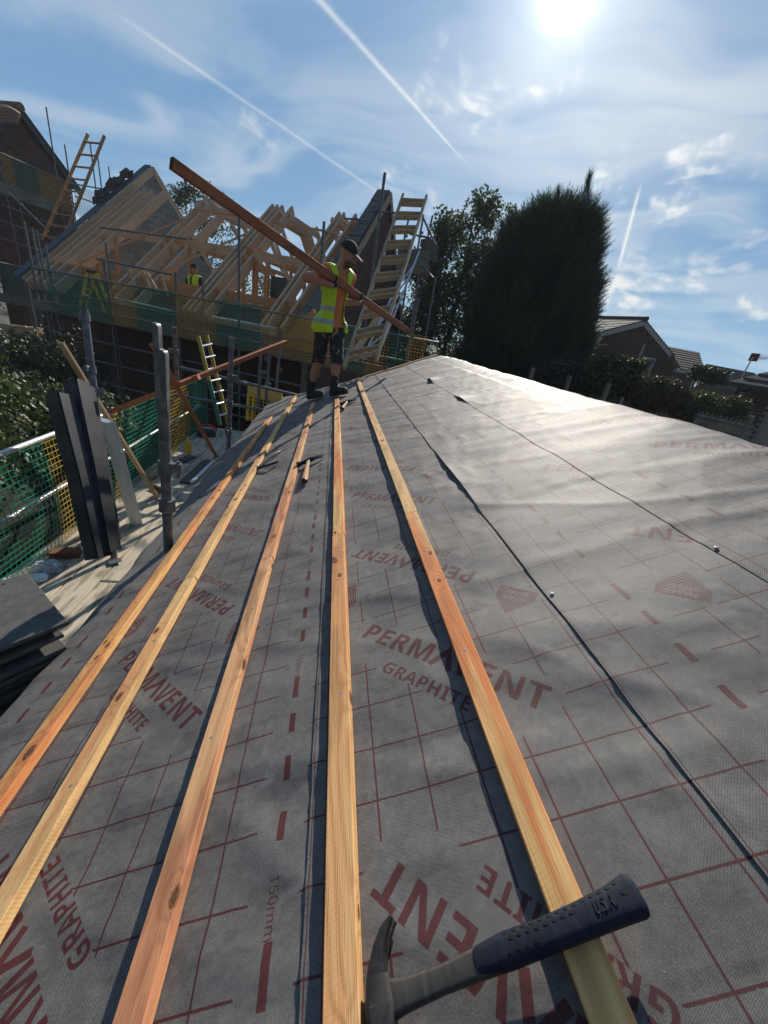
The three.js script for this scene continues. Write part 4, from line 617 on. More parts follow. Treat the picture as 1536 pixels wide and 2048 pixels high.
  { const o = thing('step_ladder', 'yellow step ladder standing on the far scaffold behind the netting', 'step ladder', onF(190, 610, -0.6)); const T = onF(176, 542, -0.55), T2 = onF(192, 545, -0.55), l1 = onF(160, 612, -0.35), l2 = onF(172, 615, -0.35), r1 = onF(212, 628, -0.75), r2 = onF(226, 632, -0.75); part('stile', bar(l1, T, 0.07, 0.03, FN), M.yellowPaint, o); part('stile', bar(l2, T2, 0.03, 0.03, FN), M.yellowPaint, o); part('stile', bar(r1, T, 0.07, 0.03, FN), M.yellowPaint, o); part('stile', bar(r2, T2, 0.07, 0.03, FN), M.yellowPaint, o); part('top_cap', bar(T, T2, 0.12, 0.06, YY), M.black, o); for (let k = 1; k < 6; k++) part('tread', bar(l1.clone().lerp(T, k / 6), l2.clone().lerp(T2, k / 6), 0.08, 0.02, YY), M.yellowPaint, o); }
}
// timber roof ladders
function roofLadder(label, tl, tr, bl, br, n, mat, double) {
  const o = thing('timber_ladder', label, 'ladder', bl.clone()), nn = tl.clone().sub(bl).cross(tr.clone().sub(tl)).normalize();
  part('rail', bar(bl, tl, 0.045, 0.09, nn), mat, o); part('rail', bar(br, tr, 0.045, 0.09, nn), mat, o);
  for (let k = 0; k < n; k++) for (const e of double ? [0, 0.3] : [0]) { const t = (k + 0.35 + e) / n, a = bl.clone().lerp(tl, t), b = br.clone().lerp(tr, t); part('rung', bar(a, b, 0.035, double ? 0.075 : 0.06, nn), mat, o); }
  return o;
}
roofLadder('tall timber ladder standing against the sky beside the brick house', at(176, 268, 12.6), at(209, 271, 12.6), at(84, 480, 13.2), at(124, 486, 13.2), 9, wood(61, [0.5, 0.3, 0.16], [0.32, 0.15, 0.07], { W: 256, H: 64 }), false);
roofLadder('timber ladder with paired rungs leaning before the brick gable', at(806, 391, 7.9), at(853, 394, 7.9), at(688, 735, 5.9), at(752, 720, 5.9), 10, wood(62, [0.42, 0.33, 0.23], [0.3, 0.22, 0.14], { W: 256, H: 64, dirt: 0.3 }), true);
{ // aluminium ladder crossing behind the paired-rung ladder, and a timber brace
  const o = thing('metal_ladder', 'grey metal ladder crossing the lower half of the paired rung ladder', 'ladder', at(730, 700, 6.5)); const a = at(800, 560, 7.6), b = at(725, 720, 6.7), c = at(838, 505, 7.7), d = at(765, 690, 6.9); part('rail', bar(a, b, 0.03, 0.07, AZ), M.alu, o); part('rail', bar(c, d, 0.03, 0.07, AZ), M.alu, o); for (let k = 0; k < 7; k++) part('rung', tube(b.clone().lerp(a, k / 7), d.clone().lerp(c, k / 7), 0.015, 6), M.alu, o);
  const br = thing('timber_brace', 'pale timber brace slanting below the lower end of the carried timber', 'timber brace', at(705, 710, 7)); part('timber', bar(at(705, 712, 7.2), at(765, 622, 7.6), 0.12, 0.05, AZ), M.rafter, br);
}
// ------------------------------------------------------------------ scaffold lift right of the brick gable
{
  const P = (x, y, d) => at(x, y, d); const T = (l, a, b) => pole(l, a, b, [0.5], { group: undefined });
  T('thin tube against the sky just left of the paired rung ladder top', P(800, 520, 9.6), P(820, 424, 9.8)); T('tube rising right of the ladder top beside the deck', P(835, 500, 9.2), P(847, 430, 9.4)); T('outermost tube rising above the high deck', P(850, 500, 9.6), P(865, 432, 9.8));
  T('diagonal tube sloping down right of the ladder top', P(843, 428, 9.3), P(872, 492, 9.3)); T('diagonal tube under the high deck towards the trees', P(824, 505, 9.0), P(866, 556, 9.0)); T('level tube from the gable top to the ladder', P(764, 423, 9.6), P(846, 432, 9.4)); T('level tube behind the ladder at deck height', P(820, 468, 9.5), P(862, 476, 9.5)); T('second level tube joining the gable to the bare trusses', P(735, 440, 10.2), P(690, 437, 10.6));
  for (const [i, x] of [[0, 815], [1, 838], [2, 872]]) T(['upright under the high deck nearest the brick gable', 'middle upright under the high deck', 'upright under the high deck nearest the leafy trees'][i], F(0, 0, 0).copy(P(x - 20, 700, 9.2)).setY(0), P(x, 552, 9.2));
  const dk = thing('scaffold_lift', 'high boarded scaffold deck between the ladder and the leafy trees', 'scaffold deck', P(835, 525, 9.4)); for (let k = 0; k < 4; k++) part('board', bar(P(796, 500 + k * 12, 9.3), P(858, 512 + k * 12, 9.3), 0.2, 0.13, YY), M.oldPlank, dk);
  const d2 = thing('brick_stack', 'stack of blocks on the high scaffold deck', 'block stack', P(860, 500, 9.5)); for (let k = 0; k < 3; k++) part('block', box(0.3, 0.16, 0.3, P(857 + k, 488 + k * 14, 9.6), [0, 0.4, 0]), M.slate, d2);
}
// ------------------------------------------------------------------ the brick house far left with its own scaffold
{
  const NH = FE, EX = FN.clone().negate(), C0 = at(37, 232, 14), Q = (x, y, out = 0) => onP(x, y, C0.clone().addScaledVector(NH, out), NH), H = (w, y, out = 0) => C0.clone().addScaledVector(EX, w).addScaledVector(NH, out).setY(y), wOf = (p) => p.clone().sub(C0).dot(EX);
  const A = Q(37, 232), B = Q(134, 362), h = thing('brick_house', 'dark brick house with a steep gable behind scaffold at the edge', 'house', V(C0.x, 0, C0.z));
  const za = wOf(A), ya = A.y, zr = wOf(B), sl = (ya - B.y) / (zr - za), half = (zr - za) * 1.08, yl = ya - sl * half, L = za - half, RE = za + half;
  part('wall', slab([[L, 0], [RE, 0], [RE, yl], [za, ya], [L, yl]], 0.2, H(0, 0, -0.25), EX, YY), std([0.06, 0.05, 0.045], 0.95), h);
  part('wall', slab([[L - 7, 0], [L, 0], [L, yl], [L - 7, yl]], 0.2, H(0, 0, -1.25), EX, YY), std([0.06, 0.035, 0.03], 0.95), h);
  brickField(h, H(L, 0, 0), EX, YY, RE - L, ya, (u, v) => v + 0.08 < ya - sl * Math.abs(u + L - za), [0.1, 0.045, 0.036], 71);
  for (const s of [1, -1]) {
    const p = H(za, ya + 0.12, 0.12), q = H(za + s * (half + 0.3), yl - sl * 0.3 + 0.12, 0.12);
    part('barge_board', bar(p, q, 0.05, 0.2, YY), M.fascia, h);
    const e = q.clone().sub(p), w = e.length(); part('roof', slab([[0, 0], [w, 0], [w, 7], [0, 7]], 0.06, p.clone().addScaledVector(NH, 0.05).add(V(0, 0.1, 0)), e.normalize(), NH.clone().negate()), M.darkTile, h);
  }
  for (let k = 0; k < 4; k++) part('ridge_tile', tube(H(za, ya + 0.26, 0.2 - k * 0.45), H(za, ya + 0.26, -0.2 - k * 0.45), 0.13, 10), mottled(72, [0.16, 0.07, 0.045], [0.24, 0.11, 0.07], { size: 0.6 }), h);
  const st = thing('tile_bundle', 'curved brown tiles stacked over the top of the brick gable', 'tile bundle', Q(12, 225, 0.3)), tm = mottled(73, [0.17, 0.085, 0.06], [0.26, 0.14, 0.1], { size: 0.6 });
  for (let k = 0; k < 5; k++) part('tile', pathTube([Q(-40, 220 + k * 8, 0.3), Q(-5, 214 + k * 7, 0.3), Q(20, 217 + k * 6, 0.3), Q(38 - k, 228 + k * 4, 0.3)], 0.075, 8, 12), tm, st);
  const T = (l, a, b, m) => pole(l, a, b, [0.35, 0.7], { mat: m ?? M.steel });
  [['tallest tube rising before the brick house gable', 92, 214, 112], ['tube rising beside the lower verge of the brick house', 129, 289, 146], ['tube rising behind the tall timber ladder', 180, 285, 188], ['tube rising right of the tall timber ladder', 195, 310, 201], ['short tube left of the block gable top', 217, 333, 218], ['outermost tube before the brick house', 0, 330, 24], ['tube below the brick house deck', 36, 395, 50]].forEach(([l, x, y]) => { const p = Q(x, y, 1.2); T(l, V(p.x, 0, p.z), p); });
  T('pale diagonal tube below the brick house deck', Q(98, 463, 1.25), Q(16, 383, 1.25), M.steelBright);
  [['rail along the top of the brick house netting', 0, 305, 138, 366], ['rail right of the brick house behind the tall ladder', 138, 366, 206, 378], ['lower rail behind the tall timber ladder', 150, 392, 196, 408], ['level tube under the brick house deck', 0, 408, 112, 450], ['lower level tube under the brick house deck', 0, 440, 110, 480], ['lowest level tube before the brick house', 0, 475, 100, 508]].forEach(([l, x, y, x2, y2]) => pole(l, Q(x, y, 1.2), Q(x2, y2, 1.2), [], { name: 'scaffold_rail', cat: 'scaffold rail' }));
  const o = thing('toe_board', 'long grey deck edge of the scaffold before the brick house', 'toe board', Q(0, 370, 1.25)); part('board', bar(Q(-10, 370, 1.25), Q(112, 416, 1.25), 0.04, 0.36, YY), M.oldPlank, o);
  const dk = thing('scaffold_deck', 'boarded deck before the brick house gable', 'scaffold deck', Q(50, 400, 1)); for (let k = 0; k < 4; k++) part('board', bar(Q(-10, 378, 1.1 - k * 0.23), Q(116, 424, 1.1 - k * 0.23), 0.22, 0.04, YY), M.oldPlank, dk);
  const net = (l, x0, y0, x1, y1, hgt, g, out = 1.2) => { const a = Q(x0, y0, out), c2 = Q(x1, y1, out); c2.y = a.y; const e = c2.clone().sub(a), w = e.length(), n = thing('safety_netting', l, 'netting', a); netting(a.clone().add(V(0, -hgt, 0)), e.normalize(), YY, w, hgt, 0.07, 0.009, g ? M.farGreen : M.farYellow, n, 0); };
  net('olive netting on the brick house scaffold at the edge of view', 0, 308, 22, 318, 0.95, 0); net('green netting on the brick house scaffold', 22, 318, 72, 339, 0.95, 1); net('dull yellow netting on the brick house scaffold', 72, 339, 104, 353, 0.95, 0); net('bright yellow netting beside the tall timber ladder', 106, 354, 136, 366, 0.95, 0); net('bright green netting behind the tall timber ladder', 146, 368, 206, 384, 1.0, 1, 1.3);
  net('green netting before the brick house on the lower lift', 0, 527, 66, 545, 0.95, 1, 1.9);
  pole('rail along the lower lift before the brick house', Q(-10, 522, 1.9), Q(100, 548, 1.9), [], { name: 'scaffold_rail', cat: 'scaffold rail' });
  const t2 = thing('toe_board', 'toe board of the lower lift before the brick house', 'toe board', Q(30, 600, 1.9)); part('board', bar(Q(-20, 590, 1.9), Q(100, 614, 1.9), 0.04, 0.3, YY), M.oldPlank, t2);
}
// ------------------------------------------------------------------ trees, hedges and the houses beyond the ridge
function leafGeo(L, W) { const g = new THREE.BufferGeometry(); g.setAttribute('position', new THREE.Float32BufferAttribute([0, 0, 0, W / 2, L * 0.45, L * 0.08, 0, L, 0, 0, 0, 0, 0, L, 0, -W / 2, L * 0.45, L * 0.08], 3)); g.setAttribute('uv', new THREE.Float32BufferAttribute([0, 0, 1, 0.5, 0, 1, 0, 0, 0, 1, 1, 0.5], 2)); g.computeVertexNormals(); return g; }
const leafMat = new THREE.MeshPhysicalMaterial({ vertexColors: true, roughness: 0.55, transmission: 0.5, thickness: 0, specularIntensity: 0.6, side: THREE.DoubleSide });
function scatter(name, root, geo, mat, list) { // list of { p, q, s, c }
  const sc = V(1, 1, 1); return joined(name, root, geo, mat, list.map((l) => [new THREE.Matrix4().compose(l.p, l.q, sc.setScalar(l.s)), l.c]));
}
function randQ(r) { const u = r(), v = r() * 6.283, w = r() * 6.283; return new THREE.Quaternion(Math.sqrt(1 - u) * Math.sin(v), Math.sqrt(1 - u) * Math.cos(v), Math.sqrt(u) * Math.sin(w), Math.sqrt(u) * Math.cos(w)); }
function leaves(name, root, blobs, geo, tone, seed, { clump = 2.2, cut = 0.42, shell = 0.55 } = {}) {
  const r = rng(seed), list = [];
  for (const [c, rad, n] of blobs) for (let k = 0; k < n; k++) {
    const d = V(r() - 0.5, r() - 0.5, r() - 0.5).normalize(), m = Math.pow(r(), shell), p = V(c.x + d.x * rad.x * m, c.y + d.y * rad.y * m, c.z + d.z * rad.z * m);
    const nz = fbm(p.x * clump + seed, p.y * clump, p.z * clump + 0.5, 3); if (nz < cut) continue;
    const k2 = 0.55 + 0.9 * r(); list.push({ p, q: randQ(r), s: 0.7 + 0.7 * r(), c: new THREE.Color().setRGB(tone[0] * k2 * (0.8 + 0.6 * r()), tone[1] * k2, tone[2] * k2) });
  }
  return scatter(name, root, geo, leafMat, list);
}
function branchy(root, name, base, top, r0, mat, n, seed, spread, lenK = 0.45) {
  const r = rng(seed), g = [pathTube([base, base.clone().lerp(top, 0.35).add(V((r() - 0.5) * 0.2, 0, (r() - 0.5) * 0.2)), base.clone().lerp(top, 0.7).add(V((r() - 0.5) * 0.25, 0, (r() - 0.5) * 0.25)), top], (t) => r0 * (1 - 0.85 * t), 7, 14)];
  const H = top.y - base.y;
  for (let k = 0; k < n; k++) { const t = 0.2 + 0.75 * (k / n), s = base.clone().lerp(top, t), a = r() * 6.283, L = H * lenK * (1 - 0.6 * t) * (0.6 + 0.6 * r()), d = V(Math.cos(a) * spread, 0.5 + 0.5 * r(), Math.sin(a) * spread).normalize(); const e = s.clone().addScaledVector(d, L), m = s.clone().lerp(e, 0.5).add(V(0, -0.05 * L, 0)); g.push(pathTube([s, m, e], (u) => r0 * 0.35 * (1 - t * 0.5) * (1 - 0.85 * u), 5, 6)); for (let j = 0; j < 2; j++) { const u = 0.4 + 0.5 * r(), b = s.clone().lerp(e, u), f = b.clone().add(V(r() - 0.5, 0.3 + 0.3 * r(), r() - 0.5).multiplyScalar(L * 0.5)); g.push(pathTube([b, b.clone().lerp(f, 0.5), f], (v) => r0 * 0.14 * (1 - 0.8 * v), 4, 3)); } }
  return part(name, g, mat, root);
}
const bark = mottled(81, [0.05, 0.04, 0.03], [0.11, 0.09, 0.07], { size: 0.4, rough: 0.95, bump: 0.004 });
{ // tall slender leafy trees between the scaffold and the conifer
  const mk = (label, x, yTop, z, w, n, seed) => {
    const top = onZ(x, yTop, z), base = V(top.x - 0.15, 0, z), o = thing('leafy_tree', label, 'tree', base);
    branchy(o, 'trunk', base, top.clone().add(V(0, -0.25, 0)), 0.13, bark, 26, seed, 0.7, 0.2);
    const bl = []; for (let k = 0; k < 11; k++) { const t = k / 10, y = mix(1.6, top.y - 0.4, t); bl.push([V(base.x + (top.x - base.x) * t + w * 0.9 * (hash(k, seed, 1) - 0.5), y, z + w * 0.9 * (hash(k, seed, 2) - 0.5)), V(w * mix(1, 0.55, t), 0.75, w * mix(1, 0.55, t)), n]); }
    leaves('crown', o, bl, leafGeo(0.125, 0.075), [0.11, 0.15, 0.065], seed, { clump: 1.7, cut: 0.45, shell: 0.5 });
  };
  mk('leafy tree with sky gaps nearest the scaffold deck', 893, 428, -17, 0.85, 1100, 91); mk('tall leafy tree with a rounded top left of the conifer', 955, 400, -18, 1.35, 1900, 92); mk('leafy tree half hidden by the conifer', 1012, 432, -18.5, 1.1, 1500, 93); mk('lower leafy tree behind the scaffold tubes', 850, 520, -19, 1.0, 1100, 94);
}
{ // the big dark conifer: an inner mass of boughs and thousands of feathery sprays
  const z0 = -15, SC = 1.63, base = V(7.0, 0, z0 - 0.5), o = thing('conifer_tree', 'large dense dark conifer with a ragged tall tip', 'tree', base);
  part('trunk', pathTube([base, V(7.1, 4, z0 - 0.5), V(7.3, 8, z0 - 0.5)], (t) => 0.24 * (1 - 0.8 * t), 8), bark, o);
  // silhouette half-widths by height, from the edges seen
  const edge = (y, yl) => onZ(yl, y, z0), rows = [[745, 905, 1172], [690, 915, 1190], [620, 935, 1196], [560, 965, 1202], [500, 1000, 1202], [460, 1030, 1200], [430, 1070, 1194], [410, 1110, 1188], [385, 1150, 1180], [350, 1166, 1176]];
  const prof = rows.map(([y, l, r]) => { const a = onZ(l, y + (l - 1050) * 0.1, z0), b = onZ(r, y + (r - 1050) * 0.1, z0); return { y: (a.y + b.y) / 2, l: a.x, r: b.x }; }).sort((a, b) => a.y - b.y); prof.unshift({ y: 0, l: prof[0].l + 0.2, r: prof[0].r - 0.2 });
  const span = (y) => { let i = 0; while (i < prof.length - 2 && prof[i + 1].y < y) i++; const a = prof[i], b = prof[i + 1], t = clamp((y - a.y) / (b.y - a.y)); return [mix(a.l, b.l, t), mix(a.r, b.r, t)]; };
  const yMax = prof[prof.length - 1].y;
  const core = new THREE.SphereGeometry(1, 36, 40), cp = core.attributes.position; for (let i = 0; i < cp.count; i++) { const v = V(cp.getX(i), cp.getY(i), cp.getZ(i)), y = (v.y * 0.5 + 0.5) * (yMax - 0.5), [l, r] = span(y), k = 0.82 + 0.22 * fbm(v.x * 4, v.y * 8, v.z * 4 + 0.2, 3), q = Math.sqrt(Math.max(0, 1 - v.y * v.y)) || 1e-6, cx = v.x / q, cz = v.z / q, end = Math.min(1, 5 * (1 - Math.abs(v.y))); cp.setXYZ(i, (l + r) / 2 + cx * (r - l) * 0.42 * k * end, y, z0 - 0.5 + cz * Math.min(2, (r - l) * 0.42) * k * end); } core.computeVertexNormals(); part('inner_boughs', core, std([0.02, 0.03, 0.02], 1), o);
  const sp = []; for (let k = 0; k < 6; k++) { const y = 0.035 + k * 0.04, L = 0.065 * (1 - k / 7); for (const s of [-1, 1]) for (const zz of [k % 2 ? -0.5 : 0.5]) sp.push([0, y, 0, 0.004 * s, y + 0.012, 0, s * L * 0.75, y + 0.035 + L * 0.5, zz * L]); } sp.push([0.005, 0, 0, 0, 0.3, 0.01, -0.005, 0, 0]); sp.push([0, 0, 0.005, 0, 0.3, -0.01, 0, 0, -0.005]);
  const wide = sp.map((t) => { const g = t.slice(); if (t.length === 9 && Math.abs(t[6]) > 0.01) { g[3] = t[3] * 2.4; g[4] = t[1] + 0.02; } return g; }).flat();
  const sg = new THREE.BufferGeometry(); sg.setAttribute('position', new THREE.Float32BufferAttribute(wide, 3)); sg.setAttribute('uv', new THREE.Float32BufferAttribute(new Array((wide.length / 3) * 2).fill(0), 2)); sg.computeVertexNormals();
  const r = rng(95), list = [], U = V(0, 1, 0);
  for (let k = 0; k < 30000; k++) {
    const y = 0.8 + Math.pow(r(), 0.8) * (yMax - 0.8), [l, rr] = span(y), a = r() * 6.283, hw = ((rr - l) / 2) * 1.05, hz = Math.min(2.05, hw), rag = 1 + 0.16 * (fbm(a * 2, y * 3, 0, 3) - 0.5) * 3, m = (0.66 + 0.28 * r()) * rag;
    const p = V((l + rr) / 2 + Math.cos(a) * hw * m, y, z0 - 0.5 + Math.sin(a) * hz * m); const d = V(Math.cos(a) * 0.75, 0.75 + 0.5 * r(), Math.sin(a) * 0.75).add(V(r() - 0.5, r() - 0.5, r() - 0.5).multiplyScalar(0.8)).normalize();
    const kk = 0.5 + 0.8 * r(); list.push({ p, q: new THREE.Quaternion().setFromUnitVectors(U, d).multiply(new THREE.Quaternion().setFromAxisAngle(U, r() * 6.283)), s: (0.9 + 1.1 * r()) * SC, c: new THREE.Color().setRGB(0.06 * kk, 0.098 * kk, 0.062 * kk) });
  }
  for (let b = 0; b < 150; b++) { // plumes: leading shoots that stand out of the mass
    const y = 1.5 + Math.pow(r(), 0.6) * (yMax - 1.9), [l, rr] = span(y), a = r() * 6.283, hw = (rr - l) / 2, hz = Math.min(2.05, hw), c = V((l + rr) / 2 + Math.cos(a) * hw * 0.82, y, z0 - 0.5 + Math.sin(a) * hz * 0.82), d = V(Math.cos(a) * (0.35 + 0.4 * r()), 0.9, Math.sin(a) * 0.5).normalize(), L = 0.55 + 0.75 * r(), tone = 0.7 + 0.8 * r();
    for (let k = 0; k < 46; k++) { const t = r(), p = c.clone().addScaledVector(d, t * L).add(V(r() - 0.5, r() - 0.5, r() - 0.5).multiplyScalar(0.3 * (1 - 0.8 * t))); list.push({ p, q: new THREE.Quaternion().setFromUnitVectors(U, d.clone().add(V(r() - 0.5, r() * 0.4, r() - 0.5).multiplyScalar(0.9)).normalize()), s: (0.6 + 0.5 * r()) * SC, c: new THREE.Color().setRGB(0.062 * tone, 0.1 * tone, 0.062 * tone) }); }
  }
  for (let k = 0; k < 300; k++) { const t = r(), p = onZ(mix(1165, 1178, t) + (r() - 0.5) * 28 * (1 - t), mix(430, 352, t), z0 - 0.2 + (r() - 0.5) * 0.5); list.push({ p, q: new THREE.Quaternion().setFromUnitVectors(U, V(r() - 0.5, 1.1, r() - 0.5).normalize()), s: (0.35 + 0.35 * r()) * SC, lead: true, c: new THREE.Color().setRGB(0.05, 0.085, 0.05) }); }
  for (const [tx, ty, n] of [[1060, 425, 60], [1085, 415, 90], [1140, 395, 140], [1190, 420, 80], [1030, 445, 60], [1130, 400, 80]]) for (let k = 0; k < n; k++) { const t = r(), p = onZ(tx + (r() - 0.5) * 22 * (1 - t), mix(ty + 50, ty, t), z0); list.push({ p, q: new THREE.Quaternion().setFromUnitVectors(U, V(r() - 0.5, 1.3, r() - 0.5).normalize()), s: (0.35 + 0.35 * r()) * SC, lead: true, c: new THREE.Color().setRGB(0.05, 0.085, 0.05) }); }
  for (let k = 0; k < 260; k++) { const t = r(), p = onZ(1114 + (r() - 0.5) * 16 * (1 - t), mix(440, 385, t), z0); list.push({ p, q: new THREE.Quaternion().setFromUnitVectors(U, V(r() - 0.5, 1.4, r() - 0.5).normalize()), s: (0.35 + 0.35 * r()) * SC, lead: true, c: new THREE.Color().setRGB(0.05, 0.085, 0.05) }); }
  const kept = list.filter((i) => { const k = (z0) / i.p.z, x = i.p.x * k, y = 3.8 + (i.p.y - 3.8) * k, [l, rr] = span(Math.min(y, yMax)); return y < prof[prof.length - 4].y + 0.5 * noise(x * 3, 7) - 0.15 && x > l + 0.15 * i.s + 0.9 * (noise(y * 2.2, i.p.z * 1.2) - 0.5) && x < rr - 0.2 * i.s + 0.8 * (noise(y * 3.1, i.p.z * 1.5, 5) - 0.5) || i.lead && y < yMax + 0.1; });
  for (const i of kept) i.c.multiplyScalar(0.55 + 1.1 * sstep(0.35, 0.7, fbm(i.p.x * 1.4, i.p.y * 0.7, i.p.z * 1.4 + 0.3, 3)));
  scatter('crown', o, sg, leafMat, kept);
}
{ // shrubs beyond the ridge
  const sh = (label, x, y, z, rx, ry, n, tone, seed) => { const c = onZ(x, y, z), base = V(c.x, 0, c.z), o = thing('shrub', label, 'shrub', base); branchy(o, 'stem', base, c.clone().add(V(0, ry * 0.5, 0)), 0.04, bark, 14, seed, 0.9, 0.25); const bl = [[c, V(rx, ry, rx * 0.8), n]]; for (let k = 0; k < 9; k++) bl.push([c.clone().add(V((hash(k, seed, 1) - 0.5) * rx * 1.7, (hash(k, seed, 2) - 0.3) * ry * 1.0, (hash(k, seed, 3) - 0.5) * rx)), V(rx * 0.4, ry * 0.35, rx * 0.4), n * 0.12]); for (let k = 0; k < 3; k++) bl.push([V(c.x, c.y * (0.75 - k * 0.25), c.z), V(rx * 0.95, ry * 0.9, rx * 0.8), n * 0.5]); leaves('foliage', o, bl, leafGeo(0.075, 0.045), tone, seed, { clump: 3, cut: 0.36, shell: 0.4 }); };
  sh('green broad shrub right beside the conifer foot', 1222, 752, -9, 0.62, 0.5, 5200, [0.09, 0.12, 0.04], 101);
  sh('reddish brown shrub under the white edged gable house', 1312, 788, -8.6, 0.72, 0.42, 5200, [0.085, 0.075, 0.04], 102);
  sh('green shrub beside the dark single storey house', 1405, 822, -8.2, 0.68, 0.42, 5200, [0.09, 0.12, 0.04], 103);
  sh('low dark shrub at the foot of the conifer before the ridge', 1150, 755, -9.4, 0.8, 0.4, 2600, [0.03, 0.05, 0.02], 104);
  sh('small leafy bush behind the shrubs near the second roof', 1420, 752, -12, 0.6, 0.3, 1400, [0.04, 0.06, 0.02], 105);
}
{ // ivy and bramble bank beside the walkway
  const o = thing('ivy_bank', 'dense ivy and bramble bank outside the netting of the walkway', 'ivy', V(-4.2, 0, -4)), bl = [];
  const r = rng(110); for (let k = 0; k < 46; k++) { const z = 1 - k * 0.17, x = -2.95 - 2.2 * r(), yTop = 2.75 + 0.35 * noise(k * 0.3, 2) - 0.95 * sstep(-4.9, -6.8, z) + (x < -3.6 ? 0.35 : 0); bl.push([V(x, yTop - 0.55, z), V(0.5, 0.6, 0.5), 950]); }
  leaves('foliage', o, bl, leafGeo(0.06, 0.05), [0.08, 0.12, 0.035], 111, { clump: 3.5, cut: 0.38, shell: 0.4 });
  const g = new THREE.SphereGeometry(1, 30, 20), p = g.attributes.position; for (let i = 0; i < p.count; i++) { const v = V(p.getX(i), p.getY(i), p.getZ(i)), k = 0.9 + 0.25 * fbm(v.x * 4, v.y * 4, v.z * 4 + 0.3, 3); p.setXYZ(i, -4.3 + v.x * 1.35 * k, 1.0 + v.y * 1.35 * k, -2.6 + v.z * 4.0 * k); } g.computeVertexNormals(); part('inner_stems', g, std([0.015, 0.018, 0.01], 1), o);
  const b = thing('bare_shrub', 'tangle of bare dark twigs rising over the ivy by the far scaffold', 'shrub', at(110, 760, 6.6)); for (let k = 0; k < 5; k++) branchy(b, 'stem', at(85 + k * 18, 780, 6.6 + 0.2 * k).setY(0.5), at(70 + k * 26, 628 + 22 * (k % 2), 6.6 + 0.2 * k), 0.02, bark, 16, 112 + k, 1, 0.28);
  leaves('foliage', b, [[at(120, 690, 6.8), V(0.7, 0.5, 0.4), 500]], leafGeo(0.05, 0.04), [0.03, 0.04, 0.015], 118, { clump: 3, cut: 0.45 });
  leaves('foliage', o, [[at(20, 700, 7.5), V(1.0, 0.4, 0.6), 1500], [at(70, 720, 7.2), V(0.9, 0.5, 0.6), 1500], [at(-10, 690, 9), V(1.2, 0.5, 0.8), 1200], [at(100, 745, 7.4), V(0.8, 0.6, 0.6), 1200], [at(150, 800, 7.4), V(1, 0.6, 0.6), 1500]], leafGeo(0.06, 0.05), [0.05, 0.075, 0.025], 119, { clump: 3.5, cut: 0.34, shell: 0.5 });
  const t = thing('timber_board', 'brown timber board lying beyond the ivy under the far scaffold', 'timber', at(35, 657, 8)); part('timber', bar(at(-10, 654, 8), at(80, 664, 8), 0.2, 0.16, V(0, 1, 0)), M.paleStick, t);
}
{ // broad tree behind the bare trusses
  const c = onF(408, 440, -12), base = V(c.x, 0, c.z), o = thing('broad_tree', 'broad tree showing through the bare roof trusses', 'tree', base); branchy(o, 'trunk', base, c.clone().add(V(0, 1.0, 0)), 0.2, bark, 30, 121, 0.9, 0.25);
  const bl = [[c, V(1.8, 1.6, 1.5), 3200], [onF(365, 395, -12), V(0.8, 0.6, 0.7), 1100], [onF(440, 480, -12), V(1.2, 0.8, 1), 1500], [onF(470, 560, -12), V(1.6, 1, 1), 1800], [onF(545, 580, -12), V(1.6, 0.8, 1), 1500], [onF(385, 378, -12), V(0.5, 0.35, 0.5), 400]]; leaves('crown', o, bl, leafGeo(0.12, 0.075), [0.06, 0.09, 0.03], 122, { clump: 1.8, cut: 0.46, shell: 0.5 });
  const far = thing('distant_hedge', 'distant dark hedge line beyond the building plot', 'hedge', V(0, 0, -42)); const hb = []; for (let k = 0; k < 60; k++) hb.push([V(-60 + k * 2.6, 1.2 + 1.6 * noise(k * 0.4, 5), -42 - 6 * noise(k * 0.3, 1)), V(2, 2.0, 1.5), 260]); const m = leaves('foliage', far, hb, leafGeo(0.35, 0.25), [0.035, 0.05, 0.02], 123, { clump: 0.7, cut: 0.3, shell: 0.4 });
}
M.verge = std([0.36, 0.36, 0.37], 0.6);
